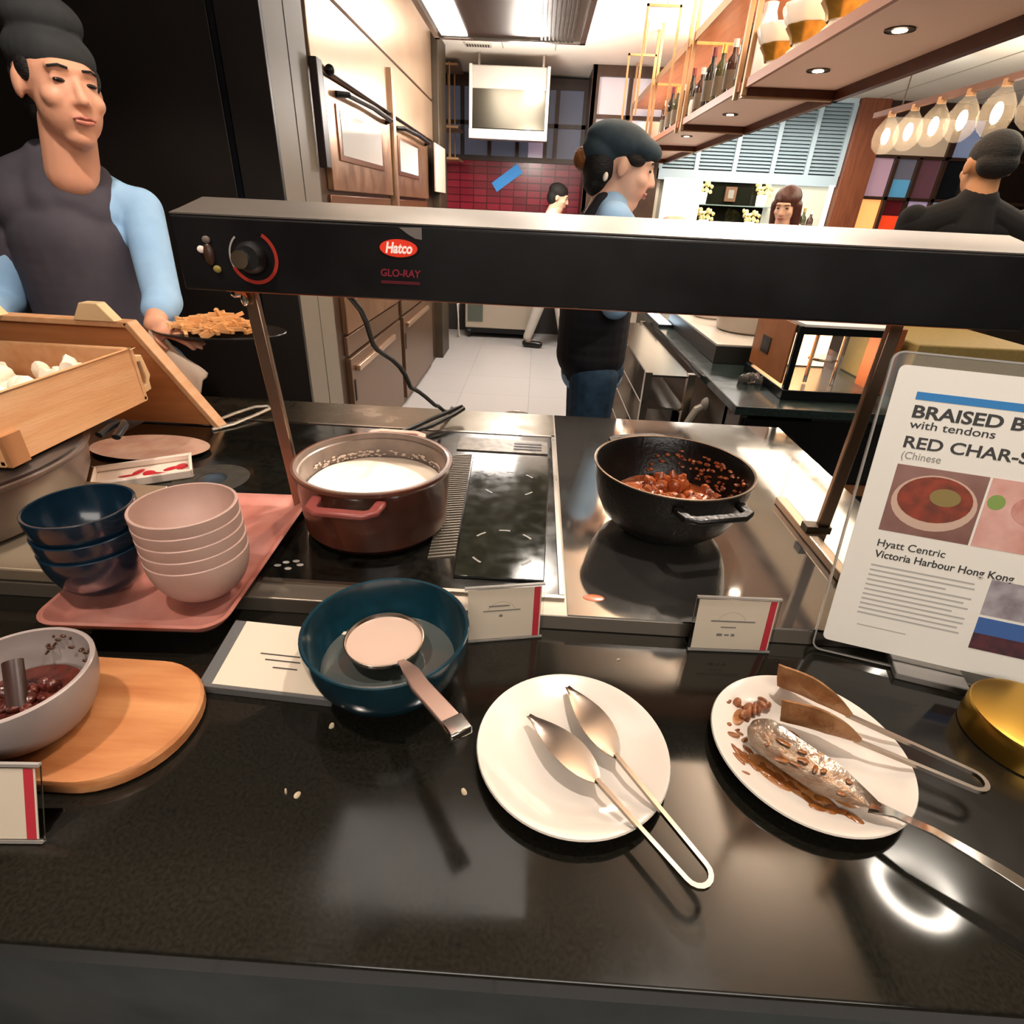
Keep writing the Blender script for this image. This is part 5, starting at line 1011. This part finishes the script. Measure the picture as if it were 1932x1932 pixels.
def staff(label, c, F, hc, Bh, s, zsh, mats, hipz=.92, arms=None, step=.0, sw=.165, shirt_to=.0, group='kitchen staff'):
    F = V((*F, 0)).normalized(); L = V((-F.y, F.x, 0)); c = V((c[0], c[1], 0)); hc = V(hc)
    T = thing('person', label, 'person', (c.x, c.y, 0), group)
    sl = c + L * sw + UP * (zsh - .04); sr = c - L * sw + UP * (zsh - .04); A = arms or [(L * .22 + F * .02 + UP * (zsh - .30), L * .19 + F * .20 + UP * (zsh - .34)), (-L * .22 + F * .02 + UP * (zsh - .30), -L * .19 + F * .20 + UP * (zsh - .34))]
    hl, hr_ = c + L * .085 + UP * hipz, c - L * .085 + UP * hipz; kl, kr = c + L * .09 + F * step * .6 + UP * .48, c - L * .09 - F * step * .4 + UP * .48; al, ar = c + L * .09 + F * step + UP * .09, c - L * .09 - F * step + UP * .09
    g = G(); head(g, hc, Bh, s); g.cap(hc - UP * .10 * s, c + UP * (zsh - .03), .052 * s, .058 * s); torso_cloth(g, c, L, F, zsh, hipz + .02, sw - .008, grow=-.012)
    for S_, (e_, w_), sd in ((sl, A[0], 1), (sr, A[1], -1)): g.cap(S_, c + e_, .044, .036); g.cap(c + e_, c + w_, .036, .025); hand(g, c + w_, (w_ - e_), UP, .95, .5, sd)
    for a, b, e in ((hl, kl, al), (hr_, kr, ar)): g.cap(a, b, .074, .05); g.cap(b, e, .05, .035); g.cap(e - UP * .035, e - UP * .045 + F * .12, .034, .028)
    fuse('body', g, .006, mats['skin'], T, 5); face_parts(T, hc, Bh, s, mats.get('hair'))
    g = G(); torso_cloth(g, c, L, F, zsh - .005, hipz, sw + .006, grow=.004)
    for S_, (e_, w_) in ((sl, A[0]), (sr, A[1])): g.cap(S_, c + e_, .060, .050); g.cap(c + e_, (c + e_).lerp(c + w_, mats.get('sleeve', .4)), .050, .042)
    fuse('shirt', g, .007, mats['shirt'], T, 14)
    g = G(); g.cap(hl, kl, .090, .064); g.cap(kl, al + UP * .03, .064, .052); g.cap(hr_, kr, .090, .064); g.cap(kr, ar + UP * .03, .064, .052); g.ell(c + UP * (hipz + .02), (.14, .12, .10), Matrix((L, F, UP)).transposed()); fuse('trousers', g, .007, mats['trousers'], T, 5)
    for q in (al, ar): g = G(); g.cap(q - UP * .045 - F * .02, q - UP * .048 + F * .15, .042, .036); obj('shoe', g, shoem, T)
    return T, c, L, F
# ---- woman in the slate cap, profile to the right
hc = V((.262, 2.10, 1.585)); Bh = basis((1, -.06), pitch=.22)
T, c, L, F = staff('person in slate cap with hair bun, light blue shirt and dark apron, looking right', (.235, 2.12), (1, 0), hc, Bh, .97, 1.475, {'skin': skin2, 'shirt': shirtm, 'trousers': denim, 'hair': hairm, 'brow': 0}, sw=.15, arms=[(V((.03, .20, 1.20)), V((.15, .10, 1.375))), (V((.03, -.20, 1.20)), V((.15, -.10, 1.375)))])
P = lambda *a: hc + Bh @ (V(a) * .97)
g = G(); g.ell(P(0, -.035, .062), (.094, .112, .062), Bh); g.ell(P(0, -.075, .030), (.082, .075, .060), Bh); g.ell(P(0, .02, .062), (.084, .085, .042), Bh); fuse('cap', g, .005, hatm2, T, 6)
g = G(); g.ell(P(0, -.075, -.005), (.082, .060, .072), Bh); g.ell(P(0, -.075, -.05), (.06, .045, .05), Bh); g.ell(P(.058, .018, .030), (.026, .040, .022), Bh); g.ell(P(-.058, .018, .030), (.026, .040, .022), Bh); fuse('hair', g, .005, hairm, T, 4)
g = G(); g.ell(P(0, -.135, -.005), (.036, .034, .036), Bh); obj('hair_bun', g, bunhair, T)
g = G(); g.ell(P(.076, -.052, -.040), (.007, .008, .013), Bh); obj('hair_clip', g, porcelain, T)
g = G(); B3 = Matrix((L, F, UP)).transposed()
for t in range(10): g.ell(c - F * .012 + UP * (1.0 + .036 * t), (.165, .13, .12), B3)
g.cap(c - F * .09 + UP * 1.39 - L * .06, c - F * .03 + UP * 1.485 - L * .06, .036, .034); g.cap(c - F * .09 + UP * 1.39 + L * .06, c - F * .03 + UP * 1.485 + L * .06, .036, .034)
g.ell(c - F * .05 + UP * 1.36, (.13, .07, .07), B3); g.ell(c + UP * .93, (.15, .115, .10), B3)
fuse('apron', g, .006, apronb, T, 5)
# ---- man at the right with his back to the camera
hc = V((1.835, 2.765, 1.690)); Bh = basis((.15, 1), pitch=.04)
T, c, L, F = staff('person in black T-shirt with short dark hair seen from behind at the right', (1.845, 2.775), (.15, 1), hc, Bh, 1.05, 1.53, {'skin': skin3, 'shirt': blackshirt, 'trousers': blackshirt, 'sleeve': .05}, sw=.215, group=None)
P = lambda *a: hc + Bh @ (V(a) * 1.05)
g = G(); g.ell(P(0, -.018, .046), (.084, .103, .080), Bh); g.ell(P(0, -.062, .005), (.074, .054, .055), Bh); fuse('hair', g, .005, hairm, T, 4)
g = G(); nb = V((hc.x, hc.y - .012, 0)); g.cap(nb + UP * 1.46, nb + UP * 1.555, .105, .080)
for s_ in (-1, 1): g.cap(nb + UP * 1.525 + L * .03 * s_, c + L * .20 * s_ + UP * 1.455, .072, .072)
fuse('collar', g, .006, blackshirt, T, 8)
# ---- cook far down the corridor
hc = V((.20, 6.80, 1.575)); Bh = basis((1, -.2), pitch=.3)
T, c, L, F = staff('person in white jacket and pale trousers walking at the far end of the corridor', (.16, 6.84), (1, -.25), hc, Bh, 1.0, 1.44, {'skin': skin2, 'shirt': whitecloth, 'trousers': greytr}, step=.20)
P = lambda *a: hc + Bh @ V(a)
g = G(); g.ell(P(0, -.028, .055), (.092, .108, .080), Bh); g.ell(P(0, -.06, -.01), (.088, .07, .08), Bh); fuse('hair', g, .006, hairm, T, 4)
# ---- guest with long hair by the bar
hc = V((1.76, 4.60, 1.555)); Bh = basis((-.7, -1), pitch=.35)
T, c, L, F = staff('person with long brown hair looking down beside the bar niche', (1.80, 4.66), (-.6, -1), hc, Bh, .98, 1.42, {'skin': skin2, 'shirt': mat('beige_top', 'cdb8a8', .8), 'trousers': blackshirt, 'hair': brownhair}, group=None)
P = lambda *a: hc + Bh @ V(a)
g = G(); g.ell(P(0, -.022, .045), (.090, .104, .082), Bh); g.cap(P(.062, -.01, .0), P(.075, -.01, -.22), .045, .03); g.cap(P(-.062, -.01, .0), P(-.075, -.01, -.22), .045, .03); g.ell(P(0, -.065, -.08), (.085, .055, .15), Bh); fuse('hair', g, .006, brownhair, T, 5)
